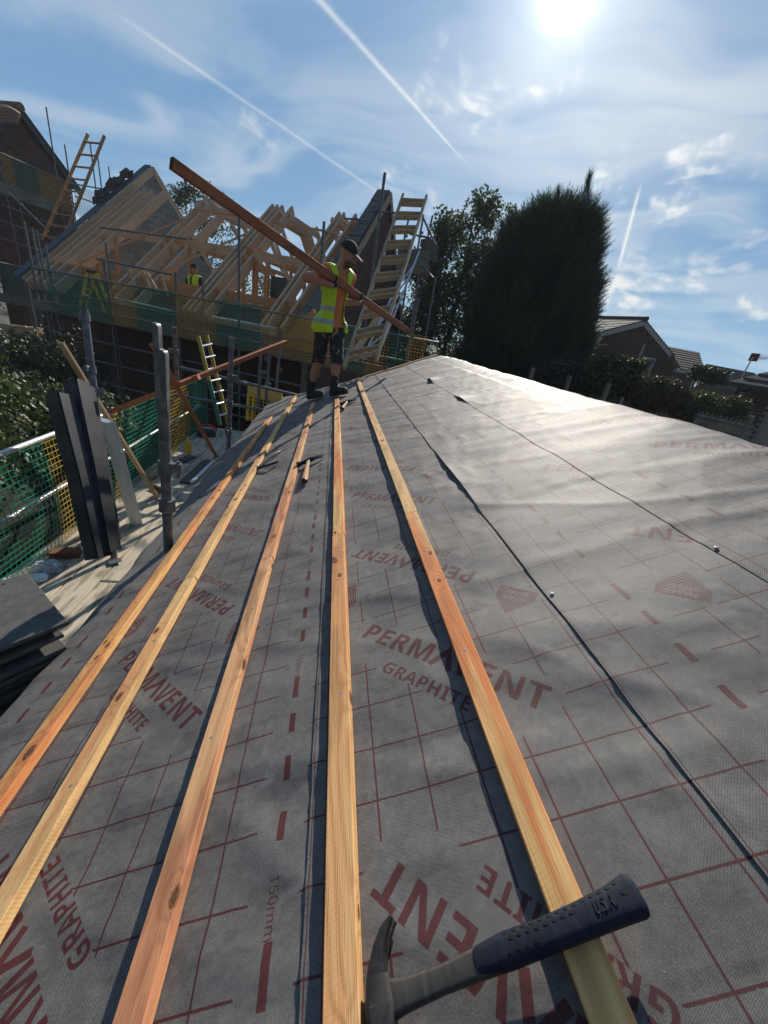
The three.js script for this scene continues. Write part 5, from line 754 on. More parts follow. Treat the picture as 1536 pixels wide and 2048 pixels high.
// white-edged gable house and the roofs right of it
{
  const ph = 0.2, nn = V(Math.sin(ph), 0, Math.cos(ph)), ex = V(Math.cos(ph), 0, -Math.sin(ph)), A = onZ(1283, 648, -20), o = thing('gable_house', 'brown brick house with white edged low gable beyond the shrubs', 'house', V(A.x, 0, A.z)), P = (u, y, out = 0) => V(A.x, 0, A.z).addScaledVector(ex, u).addScaledVector(nn, out).setY(y);
  const sl = 0.36, wl = 5.2, wr = 4.3, yL = A.y - sl * wl, sr = 0.42, yR = A.y - sr * wr;
  part('wall', slab([[-wl + 0.3, 0], [wr - 0.3, 0], [wr - 0.3, yR + 0.12], [0, A.y], [-wl + 0.3, yL + 0.1]], 0.2, P(0, 0, -0.25), ex, YY), M.mortar, o);
  brickField(o, P(-wl + 0.3, 0, 0), ex, YY, wl + wr - 0.6, A.y, (u, v) => { const a = u - wl + 0.3; return v < A.y - (a < 0 ? -a * sl : a * sr) - 0.1; }, [0.06, 0.035, 0.03], 131);
  part('barge_board', bar(P(-wl, yL + 0.04, 0.15), P(0, A.y + 0.04, 0.15), 0.04, 0.22, YY), M.verge, o); part('barge_board', bar(P(wr, yR + 0.04, 0.15), P(0, A.y + 0.04, 0.15), 0.04, 0.22, YY), M.verge, o);
  for (const [u, y, s] of [[-wl, yL, 1], [wr, yR, -1]]) for (let k = 0; k < 16; k++) { const t0 = k / 16, t1 = (k + 1.1) / 16, a = P(u * (1 - t0), mix(y, A.y, t0) + 0.2, 0.2), b = P(u * (1 - t1), mix(y, A.y, t1) + 0.17, 0.2); const e = b.clone().sub(a), w = e.length(); const g = slab([[0, 0], [w, 0], [w, 8], [0, 8]], 0.03, a, e.normalize(), nn.clone().negate()); part('tile_course', g, M.darkTile, o); }
  part('ridge_tile', tube(P(0, A.y + 0.24, 0.22), P(0, A.y + 0.24, -7.8), 0.12, 8), M.darkTile, o);
  const w0 = onP(1288, 740, P(0, 0, 0.02), nn), f = part('window', [[-0.45, 0], [0.45, 0], [-0.0, 0]].map(([u]) => bar(w0.clone().addScaledVector(ex, u).add(V(0, -0.6, 0)), w0.clone().addScaledVector(ex, u).add(V(0, 0.6, 0)), 0.09, 0.08, nn)).concat([-0.6, 0.1, 0.6].map((v) => bar(w0.clone().addScaledVector(ex, -0.5).add(V(0, v, 0)), w0.clone().addScaledVector(ex, 0.5).add(V(0, v, 0)), 0.07, 0.09, YY))), M.verge, o);
  part('pane', slab([[-0.45, -0.6], [0.45, -0.6], [0.45, 0.6], [-0.45, 0.6]], 0.01, w0.clone().addScaledVector(nn, 0.01), ex, YY), std([0.05, 0.07, 0.09], 0.08), o);
  part('downpipe', tube(onP(1289, 688, P(0, 0, 0.1), nn), onP(1289, 688, P(0, 0, 0.1), nn).setY(0), 0.07, 8), M.verge, o);
  // lower wing
  const w = thing('tiled_wing', 'dark tiled lower roof beside the white edged gable', 'house', onZ(1385, 730, -19)); const r0 = onZ(1332, 692, -21.5), r1 = onZ(1398, 706, -21.5); r1.y = r0.y; const e0 = onZ(1362, 738, -18.8), e1 = onZ(1412, 744, -18.8); e1.y = e0.y;
  for (let k = 0; k < 9; k++) { const t0 = k / 9, t1 = (k + 1.12) / 9, a = e0.clone().lerp(r0, t0), b = e1.clone().lerp(r1, t0), c = e1.clone().lerp(r1, t1), d = e0.clone().lerp(r0, t1); const up = V(0, 0.04, 0); a.add(up); b.add(up); const g = new THREE.BufferGeometry(); const pts = [a, b, c, d, a.clone().add(V(0, -0.06, 0)), b.clone().add(V(0, -0.06, 0)), c.clone().add(V(0, -0.06, 0)), d.clone().add(V(0, -0.06, 0))], ix = [0, 1, 2, 0, 2, 3, 4, 1, 0, 4, 5, 1, 5, 2, 1, 5, 6, 2, 7, 3, 0, 7, 0, 4, 6, 7, 3, 6, 3, 2]; g.setAttribute('position', new THREE.Float32BufferAttribute(ix.flatMap((i) => pts[i].toArray()), 3)); g.setAttribute('uv', new THREE.Float32BufferAttribute(ix.flatMap((i) => [pts[i].x, pts[i].z]), 2)); g.computeVertexNormals(); part('tile_course', g, M.darkTile, w); }
  part('gutter', bar(e0.clone().add(V(-0.4, -0.1, 0.1)), e1.clone().add(V(0.1, -0.1, 0.1)), 0.14, 0.14, YY), M.verge, w); part('wall', slab([[0, 0], [e0.distanceTo(e1), 0], [e0.distanceTo(e1), e0.y - 0.1], [0, e0.y - 0.1]], 0.2, V(e0.x, 0, e0.z - 0.5), e1.clone().sub(e0).normalize(), YY), std([0.1, 0.06, 0.05], 0.9), w); part('downpipe', tube(e1.clone().add(V(-0.5, -0.1, 0)), e1.clone().add(V(-0.5, 0, 0)).setY(0), 0.06, 8), M.verge, w);
  const lr = thing('far_roof', 'low far ridge roof between the wing and the dark house', 'house', onZ(1440, 745, -26)); const q0 = onZ(1405, 733, -26), q1 = onZ(1475, 752, -26); q1.y = q0.y; part('roof', slab([[-1, -1.8], [q0.distanceTo(q1) + 2, -1.8], [q0.distanceTo(q1) + 1, 0], [0, 0]], 0.3, q0, q1.clone().sub(q0).normalize(), V(0, 0.75, -0.66)), M.darkTile, lr); part('wall', slab([[-1, 0], [q0.distanceTo(q1) + 2, 0], [q0.distanceTo(q1) + 2, q0.y - 1.35], [-1, q0.y - 1.35]], 0.2, q0.clone().setY(0).add(V(0, 0, 0.8)), q1.clone().sub(q0).normalize(), YY), std([0.1, 0.06, 0.05], 0.9), lr);
}
{ // dark single-storey house at the edge, with its aerial
  const z = -10, C = onZ(1456, 764, z), o = thing('bungalow', 'dark single storey house with a hipped tiled roof at the edge', 'house', V(C.x + 2, 0, z - 2)), top = C.y;
  const wx = C.x + 0.35; part('wall', slab([[0, 0], [5, 0], [5, top - 0.05], [0, top - 0.05]], 0.25, V(wx, 0, z - 0.35), V(1, 0, 0), YY), M.mortar, o); brickField(o, V(wx, 0, z - 0.08), V(1, 0, 0), YY, 5, top - 0.1, (u, v) => !(u > 0.75 && u < 1.95 && v > 2.6 && v < 3.7), [0.055, 0.03, 0.027], 141); part('wall', slab([[0, 0], [4, 0], [4, top - 0.05], [0, top - 0.05]], 0.25, V(wx, 0, z - 0.35), V(0, 0, -1), YY), std([0.08, 0.05, 0.045], 0.9), o);
  for (let k = 0; k < 9; k++) { const i0 = k * 0.27, i1 = (k + 1.15) * 0.27, y0 = top + k * 0.155 + 0.03, y1 = top + (k + 1.15) * 0.155; const a = V(C.x + i0, y0, z - i0), b = V(C.x + 7, y0, z - i0), c = V(C.x + 7, y1, z - i1), d = V(C.x + i1, y1, z - i1), e = V(C.x + i0, y0, z - 6), f = V(C.x + i1, y1, z - 6); const tri = [a, b, c, a, c, d, a, d, f, a, f, e], dn = V(0, -0.035, 0), sk = [a, a.clone().add(dn), b, b, a.clone().add(dn), b.clone().add(dn), e, e.clone().add(dn), a, a, e.clone().add(dn), a.clone().add(dn)]; const g = new THREE.BufferGeometry(), all = tri.concat(sk); g.setAttribute('position', new THREE.Float32BufferAttribute(all.flatMap((v) => v.toArray()), 3)); g.setAttribute('uv', new THREE.Float32BufferAttribute(all.flatMap((v) => [v.x, v.z]), 2)); g.computeVertexNormals(); part('tile_course', g, M.darkTile, o); }
  part('gutter', [bar(V(C.x - 0.05, top - 0.04, z + 0.06), V(C.x + 7, top - 0.04, z + 0.06), 0.11, 0.1, YY), bar(V(C.x - 0.05, top - 0.04, z + 0.06), V(C.x - 0.05, top - 0.04, z - 6), 0.11, 0.1, YY)], M.fascia, o);
  const w = part('window', [0.78, 1.35, 1.92].map((u) => bar(V(wx + u, 2.62, z - 0.1), V(wx + u, 3.68, z - 0.1), 0.06, 0.07, V(0, 0, 1))).concat([2.62, 3.68].map((y) => bar(V(wx + 0.75, y, z - 0.1), V(wx + 1.95, y, z - 0.1), 0.06, 0.07, YY))), std([0.2, 0.2, 0.2], 0.5), o); part('pane', slab([[0.78, 2.6], [1.92, 2.6], [1.92, 3.7], [0.78, 3.7]], 0.01, V(wx, 0, z - 0.14), V(1, 0, 0), YY), std([0.04, 0.05, 0.06], 0.08), o);
  { const th = -0.82, q = V(o.position.x - C.x, 0, o.position.z - z).applyAxisAngle(YY, th); o.position.set(C.x + q.x, 0, z + q.z); o.rotation.y = th; }
  const p0 = onZ(1488, 745, z - 1.2), p1 = onZ(1506, 714, z - 1.2), an = thing('tv_aerial', 'television aerial on a mast above the dark single storey house', 'aerial', p0); part('mast', tube(p0.clone().add(V(0, -0.3, 0)), p1, 0.018, 8), M.steelBright, an); const q = onZ(1540, 717, z - 1.6); part('boom', tube(p1, q, 0.012, 6), M.steelBright, an); for (let k = 0; k < 7; k++) { const c = p1.clone().lerp(q, 0.1 + k * 0.13); part('element', tube(c.clone().add(V(0.03, 0.11 - k * 0.008, 0.1)), c.clone().add(V(-0.03, -0.11 + k * 0.008, -0.1)), 0.006, 5), M.steelBright, an); } part('reflector', box(0.04, 0.22, 0.22, p1.clone().add(V(0.05, 0, 0)), [0, 0.3, 0]), std([0.25, 0.05, 0.05], 0.6), an);
}
{ // garden fence with spikes and leaning posts beyond the ridge
  const o = thing('spiked_fence', 'dark fence topped with a row of small spikes beyond the ridge', 'fence', onZ(1450, 850, -6)); const a = onZ(1394, 826, -6), b = onZ(1508, 852, -6), e = b.clone().sub(a); part('panel', slab([[0, 0], [e.length(), 0], [e.length(), 1.2], [0, 1.2]], 0.03, a.clone().add(V(0, -1.26, 0)), e.clone().normalize(), YY), M.oldPlank, o); part('rail', bar(a.clone().add(V(0, -0.03, 0)), b.clone().add(V(0, -0.03, 0)), 0.05, 0.04, YY), M.steel, o);
  for (let k = 0; k < 24; k++) { const c = a.clone().addScaledVector(e, (k + 0.5) / 24); part('spike', [tube(c.clone().add(V(0, -0.02, 0)), c.clone().add(V(0.012 * (k % 2 ? 1 : -1), 0.04, 0)), 0.007, 5)], M.steel, o); }
  [['leaning grey fence post nearest the dark house', 1505, 832, 1492, 866, -5.6], ['grey fence post top showing above the ridge below the shrubs', 1219, 766, 1212, 792, -6.4], ['grey fence post top at the foot of the conifer', 1141, 752, 1137, 772, -6.8], ['grey fence post top nearest the ridge end', 1067, 736, 1063, 756, -7.2]].forEach(([l, x, y, x2, y2, z]) => { const t = onZ(x, y, z), b2 = onZ(x2, y2, z); const o2 = thing('fence_post', l, 'fence post', V(t.x, 0, z)); part('post', bar(b2.clone().add(V(0, -1, 0)), t, 0.06, 0.06, V(0, 0, 1)), M.oldPlank, o2); });
  const fp = thing('board_fence', 'dark board fence running behind the ridge', 'fence', V(4.5, 0, -7.4)); for (let k = 0; k < 44; k++) part('board', box(0.145, 3.1 + 0.02 * hash(k, 2, 3), 0.02, V(1.8 + k * 0.15, 1.55, -7.45 + 0.004 * (k % 2))), M.oldPlank, fp);
}
// ------------------------------------------------------------------ people: a distance field over joints, meshed as one surface
function nets(f, lo, hi, h) {
  const nx = Math.ceil((hi.x - lo.x) / h) + 1, ny = Math.ceil((hi.y - lo.y) / h) + 1, nz = Math.ceil((hi.z - lo.z) / h) + 1, val = new Float32Array(nx * ny * nz), id = (i, j, k) => i + nx * (j + ny * k);
  for (let k = 0; k < nz; k++) for (let j = 0; j < ny; j++) for (let i = 0; i < nx; i++) val[id(i, j, k)] = f(lo.x + i * h, lo.y + j * h, lo.z + k * h);
  const vid = new Int32Array(nx * ny * nz).fill(-1), pos = [], idx = [], E = [[0, 1], [0, 2], [0, 4], [1, 3], [1, 5], [2, 3], [2, 6], [3, 7], [4, 5], [4, 6], [5, 7], [6, 7]];
  for (let k = 0; k < nz - 1; k++) for (let j = 0; j < ny - 1; j++) for (let i = 0; i < nx - 1; i++) {
    const c = []; let m = 0; for (let q = 0; q < 8; q++) { const v = val[id(i + (q & 1), j + ((q >> 1) & 1), k + (q >> 2))]; c.push(v); if (v < 0) m |= 1 << q; }
    if (m === 0 || m === 255) continue;
    let x = 0, y = 0, z = 0, n = 0; for (const [a, b] of E) if ((c[a] < 0) !== (c[b] < 0)) { const t = c[a] / (c[a] - c[b]); x += (a & 1) + t * ((b & 1) - (a & 1)); y += ((a >> 1) & 1) + t * (((b >> 1) & 1) - ((a >> 1) & 1)); z += (a >> 2) + t * ((b >> 2) - (a >> 2)); n++; }
    vid[id(i, j, k)] = pos.length / 3; pos.push(lo.x + (i + x / n) * h, lo.y + (j + y / n) * h, lo.z + (k + z / n) * h);
  }
  const quad = (a, b, c, d, flip) => { if (a < 0 || b < 0 || c < 0 || d < 0) return; flip ? idx.push(a, c, b, a, d, c) : idx.push(a, b, c, a, c, d); };
  for (let k = 1; k < nz - 1; k++) for (let j = 1; j < ny - 1; j++) for (let i = 1; i < nx - 1; i++) {
    const v = val[id(i, j, k)] < 0;
    if (v !== val[id(i + 1, j, k)] < 0) quad(vid[id(i, j - 1, k - 1)], vid[id(i, j, k - 1)], vid[id(i, j, k)], vid[id(i, j - 1, k)], !v);
    if (v !== val[id(i, j + 1, k)] < 0) quad(vid[id(i - 1, j, k - 1)], vid[id(i - 1, j, k)], vid[id(i, j, k)], vid[id(i, j, k - 1)], !v);
    if (v !== val[id(i, j, k + 1)] < 0) quad(vid[id(i - 1, j - 1, k)], vid[id(i, j - 1, k)], vid[id(i, j, k)], vid[id(i - 1, j, k)], !v);
  }
  const g = new THREE.BufferGeometry(), nor = [], uv = [], e = h * 0.5; for (let i = 0; i < pos.length; i += 3) { const [x, y, z] = [pos[i], pos[i + 1], pos[i + 2]]; const n = V(f(x + e, y, z) - f(x - e, y, z), f(x, y + e, z) - f(x, y - e, z), f(x, y, z + e) - f(x, y, z - e)).normalize(); nor.push(n.x, n.y, n.z); uv.push(x + z * 0.8, y); }
  g.setAttribute('position', new THREE.Float32BufferAttribute(pos, 3)); g.setAttribute('normal', new THREE.Float32BufferAttribute(nor, 3)); g.setAttribute('uv', new THREE.Float32BufferAttribute(uv, 2)); g.setIndex(idx); return g;
}
const smin = (a, b, k) => { const h = Math.max(k - Math.abs(a - b), 0) / k; return Math.min(a, b) - h * h * k * 0.25; };
function capsule(a, b, ra, rb) { const bx = b.x - a.x, by = b.y - a.y, bz = b.z - a.z, L = bx * bx + by * by + bz * bz || 1e-9; return (x, y, z) => { const px = x - a.x, py = y - a.y, pz = z - a.z, t = clamp((px * bx + py * by + pz * bz) / L); return Math.hypot(px - bx * t, py - by * t, pz - bz * t) - ra - (rb - ra) * t; }; }
function ellipsoid(c, ex, ey, ez, rx, ry, rz) { return (x, y, z) => { const p = V(x - c.x, y - c.y, z - c.z), a = p.dot(ex) / rx, b = p.dot(ey) / ry, d = p.dot(ez) / rz, k = Math.sqrt(a * a + b * b + d * d); return (k - 1) * Math.min(rx, ry, rz); }; }
const union = (list, k) => (x, y, z) => { let d = 1e9; for (const f of list) d = smin(d, f(x, y, z), k); return d; };
function bounds(pts, m) { const b = new THREE.Box3().setFromPoints(pts); return [b.min.addScalar(-m), b.max.addScalar(m)]; }
// five fingers of unequal length closing round a bar: P palm centre, ax along the bar, out the way the knuckles face
function fist(P, ax, out, wrist, r0, sgn) {
  const d3 = ax.clone().cross(out).normalize(), seg = [], pc = P.clone().addScaledVector(out, r0 + 0.018);
  seg.push(capsule(wrist, pc, 0.026, 0.03)); for (const k of [-1, 0, 1]) seg.push(capsule(pc.clone().addScaledVector(ax, k * 0.024), pc.clone().addScaledVector(ax, k * 0.026).addScaledVector(d3, sgn * 0.03), 0.017, 0.015));
  const ang = (a, r) => P.clone().addScaledVector(out, Math.cos(a) * r).addScaledVector(d3, sgn * Math.sin(a) * r);
  [0.92, 1.05, 1, 0.8].forEach((L, i) => { const o = (i - 1.5) * 0.021, R = r0 + 0.012; let a = 0.55, p = ang(a, R).addScaledVector(ax, o); for (const [l, r] of [[0.85, 0.011], [0.8, 0.0098], [0.6, 0.0085]]) { a += l * L; const q = ang(a, R).addScaledVector(ax, o * (1 - 0.03)); seg.push(capsule(p, q, r, r * 0.92)); p = q; } });
  let p = pc.clone().addScaledVector(ax, -0.034); for (const [a, r] of [[-0.75, 0.0125], [-1.4, 0.011], [-1.9, 0.0095]]) { const q = ang(a, r0 + 0.013).addScaledVector(ax, -0.03); seg.push(capsule(p, q, r, r * 0.92)); p = q; }
  return union(seg, 0.006);
}
const skin0 = std([0.4, 0.2, 0.13], 0.55, { specularIntensity: 0.5 }), hiVis = std([0.5, 0.72, 0.015], 0.6), tape = std([0.34, 0.36, 0.38], 0.35, { metalness: 0.3 }), tee = std([0.62, 0.17, 0.05], 0.85), capCloth = std([0.02, 0.024, 0.022], 0.85), glove = std([0.015, 0.016, 0.018], 0.8), boot = std([0.014, 0.014, 0.013], 0.7), sock = std([0.02, 0.02, 0.022], 0.95);
const shortsMat = (() => { const sp = Array.from({ length: 150 }, (_, i) => [hash(i, 1, 7) * 256, hash(i, 2, 7) * 256, 1 + 3.2 * Math.pow(hash(i, 3, 7), 3)]); const t = dataTex(256, 256, (x, y) => { for (const [a, b, r] of sp) { const dx = x - a, dy = (y - b) * (0.6 + 0.5 * noise(a, b)); if (dx * dx + dy * dy < r * r) return [0.35, 0.35, 0.36]; } const k = 0.014 + 0.012 * noise(x * 0.2, y * 0.2); return [k, k, k * 1.1]; }, { rx: 1.6, ry: 1.6 }); return new THREE.MeshPhysicalMaterial({ map: t, roughness: 0.9 }); })();

// the long timber on the man's shoulder
const TA = at(343, 326, 2.75), TB = at(815, 662, 5.76), TD = TB.clone().sub(TA).normalize();
const TUP = YY.clone().addScaledVector(TD, -YY.dot(TD)).normalize();
{ const o = thing('carried_timber', 'long reddish timber slanting across the sky, carried by the man in the vest', 'timber', TA.clone().lerp(TB, 0.6)); part('timber', bar(TA, TB, 0.042, 0.078, YY, 0.003), wood(151, [0.36, 0.13, 0.06], [0.2, 0.06, 0.03], { W: 1024, H: 64, knots: 10, saw: 0.08, dirt: 0.2 }), o); part('end_grain', bar(TA.clone().addScaledVector(TD, -0.003), TA.clone().addScaledVector(TD, -0.0005), 0.04, 0.074, YY, 0.003), std([0.05, 0.02, 0.012], 0.9), o); }
{
  const Z = -5.28, J = (x, y, dz = 0) => onZ(x, y, Z + dz);
  const f = V(0.56, 0, 0.8285), r = V(-0.8285, 0, 0.56), U = YY;                         // facing, his right, up
  const hip = J(660, 655), chest = J(672, 570), neckB = J(682, 541), head = J(697, 509, 0.02);
  const sh = { R: chest.clone().add(neckB).multiplyScalar(0.5).addScaledVector(r, 0.17).add(V(0, 0.035, 0)), L: chest.clone().add(neckB).multiplyScalar(0.5).addScaledVector(r, -0.16).add(V(0, 0.03, 0)) };
  const hipR = hip.clone().addScaledVector(r, 0.085), hipL = hip.clone().addScaledVector(r, -0.085);
  const ankR = R(ROWS[2] - 0.02, 5.38, 0.13), ankL = R(ROWS[3], 5.05, 0.14); const kneeR = hipR.clone().lerp(ankR, 0.47).addScaledVector(f, 0.05), kneeL = hipL.clone().lerp(ankL, 0.47).addScaledVector(f, 0.06);
  const onBar = (x) => { const v = ray(x, 0), n = AX.clone(); let t = 0.5; for (let k = 0; k < 40; k++) { const p = TA.clone().lerp(TB, t).sub(EYE); const px = 768 + 769 * p.dot(AX) / -p.dot(AZ); t += (x - px) / 700; } return TA.clone().lerp(TB, t); };
  const hR = onBar(670), hL = onBar(720), toCam = EYE.clone().sub(hip).setY(0).normalize();
  const outR = TUP.clone().multiplyScalar(-0.8).addScaledVector(toCam, 0.35).normalize(), outL = TUP.clone().multiplyScalar(-0.7).addScaledVector(f, 0.5).normalize();
  const oR = outR.addScaledVector(TD, -outR.dot(TD)).normalize(), oL = outL.addScaledVector(TD, -outL.dot(TD)).normalize();
  const wrR = hR.clone().addScaledVector(oR, 0.085).addScaledVector(TD, -0.05), wrL = hL.clone().addScaledVector(oL, 0.09).addScaledVector(TD, -0.04);
  const elbow = (s, w, hint, a, b) => { const d = w.clone().sub(s), L = Math.min(d.length(), a + b - 0.01), c = (a * a - b * b + L * L) / (2 * L), h = Math.sqrt(Math.max(0, a * a - c * c)); d.normalize(); const n = hint.clone().addScaledVector(d, -hint.dot(d)).normalize(); return s.clone().addScaledVector(d, c).addScaledVector(n, h); };
  const elR = elbow(sh.R, wrR, r.clone().addScaledVector(f, -0.3).add(V(-0.6, -0.3, 0.4)), 0.3, 0.27), elL = elbow(sh.L, wrL, V(0, -1, 0).addScaledVector(f, 0.15), 0.3, 0.27);
  const o = thing('person', 'man in yellow vest, dark cap and speckled shorts carrying a long timber', 'person', hip.clone().setY(ankR.y - 0.12));
  const torso = [capsule(hipR, hipL, 0.1, 0.1), capsule(hip.clone().add(V(0, 0.02, 0)), chest, 0.1, 0.113), capsule(chest.clone().addScaledVector(r, 0.07), chest.clone().addScaledVector(r, -0.07), 0.093, 0.093), capsule(sh.R.clone().addScaledVector(r, -0.035), sh.L.clone().addScaledVector(r, 0.035), 0.068, 0.068)];
  const fw = V(0.86, -0.3, 0.42).normalize(), hr = fw.clone().cross(U).normalize(), hu = hr.clone().cross(fw).normalize(), hp = (a, b, c) => head.clone().addScaledVector(fw, a).addScaledVector(hu, b).addScaledVector(hr, c);
  const headF = [ellipsoid(hp(-0.012, 0.035, 0), fw, hu, hr, 0.098, 0.09, 0.077), ellipsoid(hp(0.022, -0.035, 0), fw, hu, hr, 0.07, 0.085, 0.06), ellipsoid(hp(0.055, -0.088, 0), fw, hu, hr, 0.032, 0.024, 0.034), capsule(hp(0.088, 0.005, 0), hp(0.106, -0.03, 0), 0.01, 0.014), capsule(hp(0.078, 0.022, -0.03), hp(0.078, 0.022, 0.03), 0.012, 0.012), capsule(hp(0.083, -0.062, -0.012), hp(0.083, -0.062, 0.012), 0.009, 0.009), capsule(hp(-0.01, 0.01, 0.072), hp(-0.014, -0.025, 0.07), 0.016, 0.01), capsule(hp(-0.01, 0.01, -0.072), hp(-0.014, -0.025, -0.07), 0.016, 0.01)];
  const neck = capsule(neckB.clone().addScaledVector(f, -0.01), hp(-0.02, -0.05, 0), 0.062, 0.056);
  const arms = [capsule(sh.R, elR, 0.054, 0.041), capsule(elR, wrR, 0.045, 0.029), capsule(sh.L, elL, 0.058, 0.043), capsule(elL, wrL, 0.045, 0.029)];
  const legs = [capsule(hipR, kneeR, 0.082, 0.056), capsule(hipL, kneeL, 0.082, 0.056), capsule(kneeR, ankR, 0.05, 0.034), capsule(kneeR.clone().lerp(ankR, 0.2).addScaledVector(f, -0.02), kneeR.clone().lerp(ankR, 0.5).addScaledVector(f, -0.018), 0.045, 0.041), capsule(kneeL, ankL, 0.05, 0.034), capsule(kneeL.clone().lerp(ankL, 0.2).addScaledVector(f, -0.02), kneeL.clone().lerp(ankL, 0.5).addScaledVector(f, -0.018), 0.045, 0.041)];
  const all = [hip, chest, neckB, sh.R, sh.L, elR, elL, wrR, wrL, kneeR, kneeL, ankR, ankL], body = union([...torso, ...arms, ...legs, neck], 0.05), bb = bounds(all, 0.16);
  const headS = union([...headF, neck], 0.022), hb = bounds([head, neckB], 0.15);
  part('body', [nets(body, ...bb, 0.0125), nets((x, y, z) => headS(x, y, z), hb[0], hb[1], 0.005)], skin0, o);
  for (const s of [-1, 1]) part('eye', blob(hp(0.079, 0.004, s * 0.031), 0.0105), std([0.5, 0.5, 0.5], 0.2), o);
  part('beard', nets((x, y, z) => { const p = V(x - head.x, y - head.y, z - head.z); return Math.max(headS(x, y, z) - 0.004, p.dot(hu) + 0.05 + 0.5 * Math.max(0, 0.05 - p.dot(fw)), -p.dot(fw) + 0.012); }, hb[0], hb[1], 0.006), std([0.14, 0.075, 0.05], 0.9), o);
  // gloves round the timber
  part('glove', nets(fist(hR, TD, oR, wrR, 0.04, 1), ...bounds([hR, wrR], 0.1), 0.0045), glove, o); part('glove', nets(fist(hL, TD, oL, wrL, 0.04, 1), ...bounds([hL, wrL], 0.1), 0.0045), glove, o);
  const tor = union(torso, 0.06), wav = (x, y, z, k = 1) => k * 0.009 * (fbm(x * 16 + y * 9, y * 7 - x * 6, z * 16, 3) - 0.5);
  const teeF = union([...torso, capsule(sh.R, sh.R.clone().lerp(elR, 0.42), 0.064, 0.062), capsule(sh.L, sh.L.clone().lerp(elL, 0.42), 0.064, 0.062)], 0.05);
  const nk = (x, y, z) => Math.hypot(x - neckB.x - f.x * 0.02, (y - neckB.y - 0.035) * 0.8, z - neckB.z - f.z * 0.02) - 0.085;
  part('t_shirt', nets((x, y, z) => Math.max(teeF(x, y, z) - 0.011 + wav(x, y, z), hip.y + 0.005 - y, -nk(x, y, z)), ...bounds([hip, chest, sh.R, sh.L, elR, elL, neckB], 0.16), 0.011), tee, o);
  const vestF = (x, y, z, grow) => { const p = V(x - chest.x, y - chest.y, z - chest.z), fr = p.dot(f), la = p.dot(r), low = Math.max(0, chest.y - y); let d = tor(x, y, z) - 0.026 - grow - 0.05 * low + wav(x, y, z, 3.2); const open = Math.min(fr - 0.02, 0.068 + 0.05 * low - Math.abs(la + 0.015)); d = Math.max(d, open, hip.y - 0.035 - 0.16 * Math.max(0, la) - y, -nk(x, y, z)); return Math.max(d, -(Math.hypot(x - sh.R.x, y - sh.R.y + 0.05, z - sh.R.z) - 0.1 + 0.4 * Math.max(0, -la + 0.1)), -(Math.hypot(x - sh.L.x, y - sh.L.y + 0.05, z - sh.L.z) - 0.1 + 0.4 * Math.max(0, la + 0.1))); };
  const vb = bounds([hip.clone().add(V(0, -0.12, 0)), chest, sh.R, sh.L, neckB], 0.2);
  part('vest', nets((x, y, z) => vestF(x, y, z, 0), vb[0], vb[1], 0.0085), hiVis, o);
  for (const y0 of [hip.y + 0.06, hip.y + 0.2]) part('reflective_band', nets((x, y, z) => Math.max(vestF(x, y, z, 0.004), Math.abs(y - y0) - 0.028), V(vb[0].x, y0 - 0.06, vb[0].z), V(vb[1].x, y0 + 0.06, vb[1].z), 0.009), tape, o);
  const mid = (a, b, t) => a.clone().lerp(b, t), shF = union([capsule(hipR, hipL, 0.113, 0.113), capsule(hipR.clone().add(V(0, 0.1, 0)), hipL.clone().add(V(0, 0.1, 0)), 0.1, 0.1), capsule(hipR.clone().addScaledVector(r, 0.015), mid(kneeR, ankR, 0.16), 0.095, 0.078), capsule(hipL.clone().addScaledVector(r, -0.015), mid(kneeL, ankL, 0.16), 0.095, 0.078)], 0.02);
  const kd = (k, a) => a.clone().sub(k).normalize(), dR = kd(kneeR, ankR), dL = kd(kneeL, ankL);
  part('shorts', nets((x, y, z) => { const cr = (x - kneeR.x) * dR.x + (y - kneeR.y) * dR.y + (z - kneeR.z) * dR.z - 0.1, cl = (x - kneeL.x) * dL.x + (y - kneeL.y) * dL.y + (z - kneeL.z) * dL.z - 0.1; return Math.max(shF(x, y, z) + wav(x, y, z, 2), cr, cl, y - hip.y - 0.045); }, ...bounds([hip, kneeR, kneeL], 0.2), 0.012), shortsMat, o);
  // socks, boots, cap
  [[ankR, kneeR, ROWS[2] - 0.02, 5.38], [ankL, kneeL, ROWS[3], 5.05]].forEach(([a, k, s, t]) => {
    part('sock', nets((x, y, z) => capsule(a, mid(a, k, 0.24), 0.044, 0.05)(x, y, z), ...bounds([a, mid(a, k, 0.24)], 0.08), 0.01), sock, o);
    const ff = RU.clone().multiplyScalar(0.75).add(V(0, 0, 0.66)).normalize(), b = R(s, t, 0.026 + 0.03), h0 = b.clone().addScaledVector(ff, -0.06), t0 = b.clone().addScaledVector(ff, 0.145), bf = union([capsule(a.clone().add(V(0, 0.045, 0)), b.clone().addScaledVector(ff, -0.03), 0.052, 0.05), capsule(h0, t0.clone().addScaledVector(RN, 0.002), 0.038, 0.04), capsule(b.clone().addScaledVector(RN, 0.035), t0, 0.046, 0.04)], 0.03);
    part('boot', nets((x, y, z) => Math.max(bf(x, y, z), -((x - b.x) * RN.x + (y - b.y) * RN.y + (z - b.z) * RN.z) - 0.03), ...bounds([a, h0, t0], 0.12), 0.009), boot, o);
    part('sole', along([h0.clone().addScaledVector(ff, -0.04), h0, b, t0, t0.clone().addScaledVector(ff, 0.045)].map((p) => p.clone().addScaledVector(RN, -0.024)), [[0.02, 0.01], [0.045, 0.012], [0.043, 0.012], [0.05, 0.012], [0.02, 0.01]], superC(12, 0.6), RN), std([0.025, 0.022, 0.02], 0.8), o);
  });
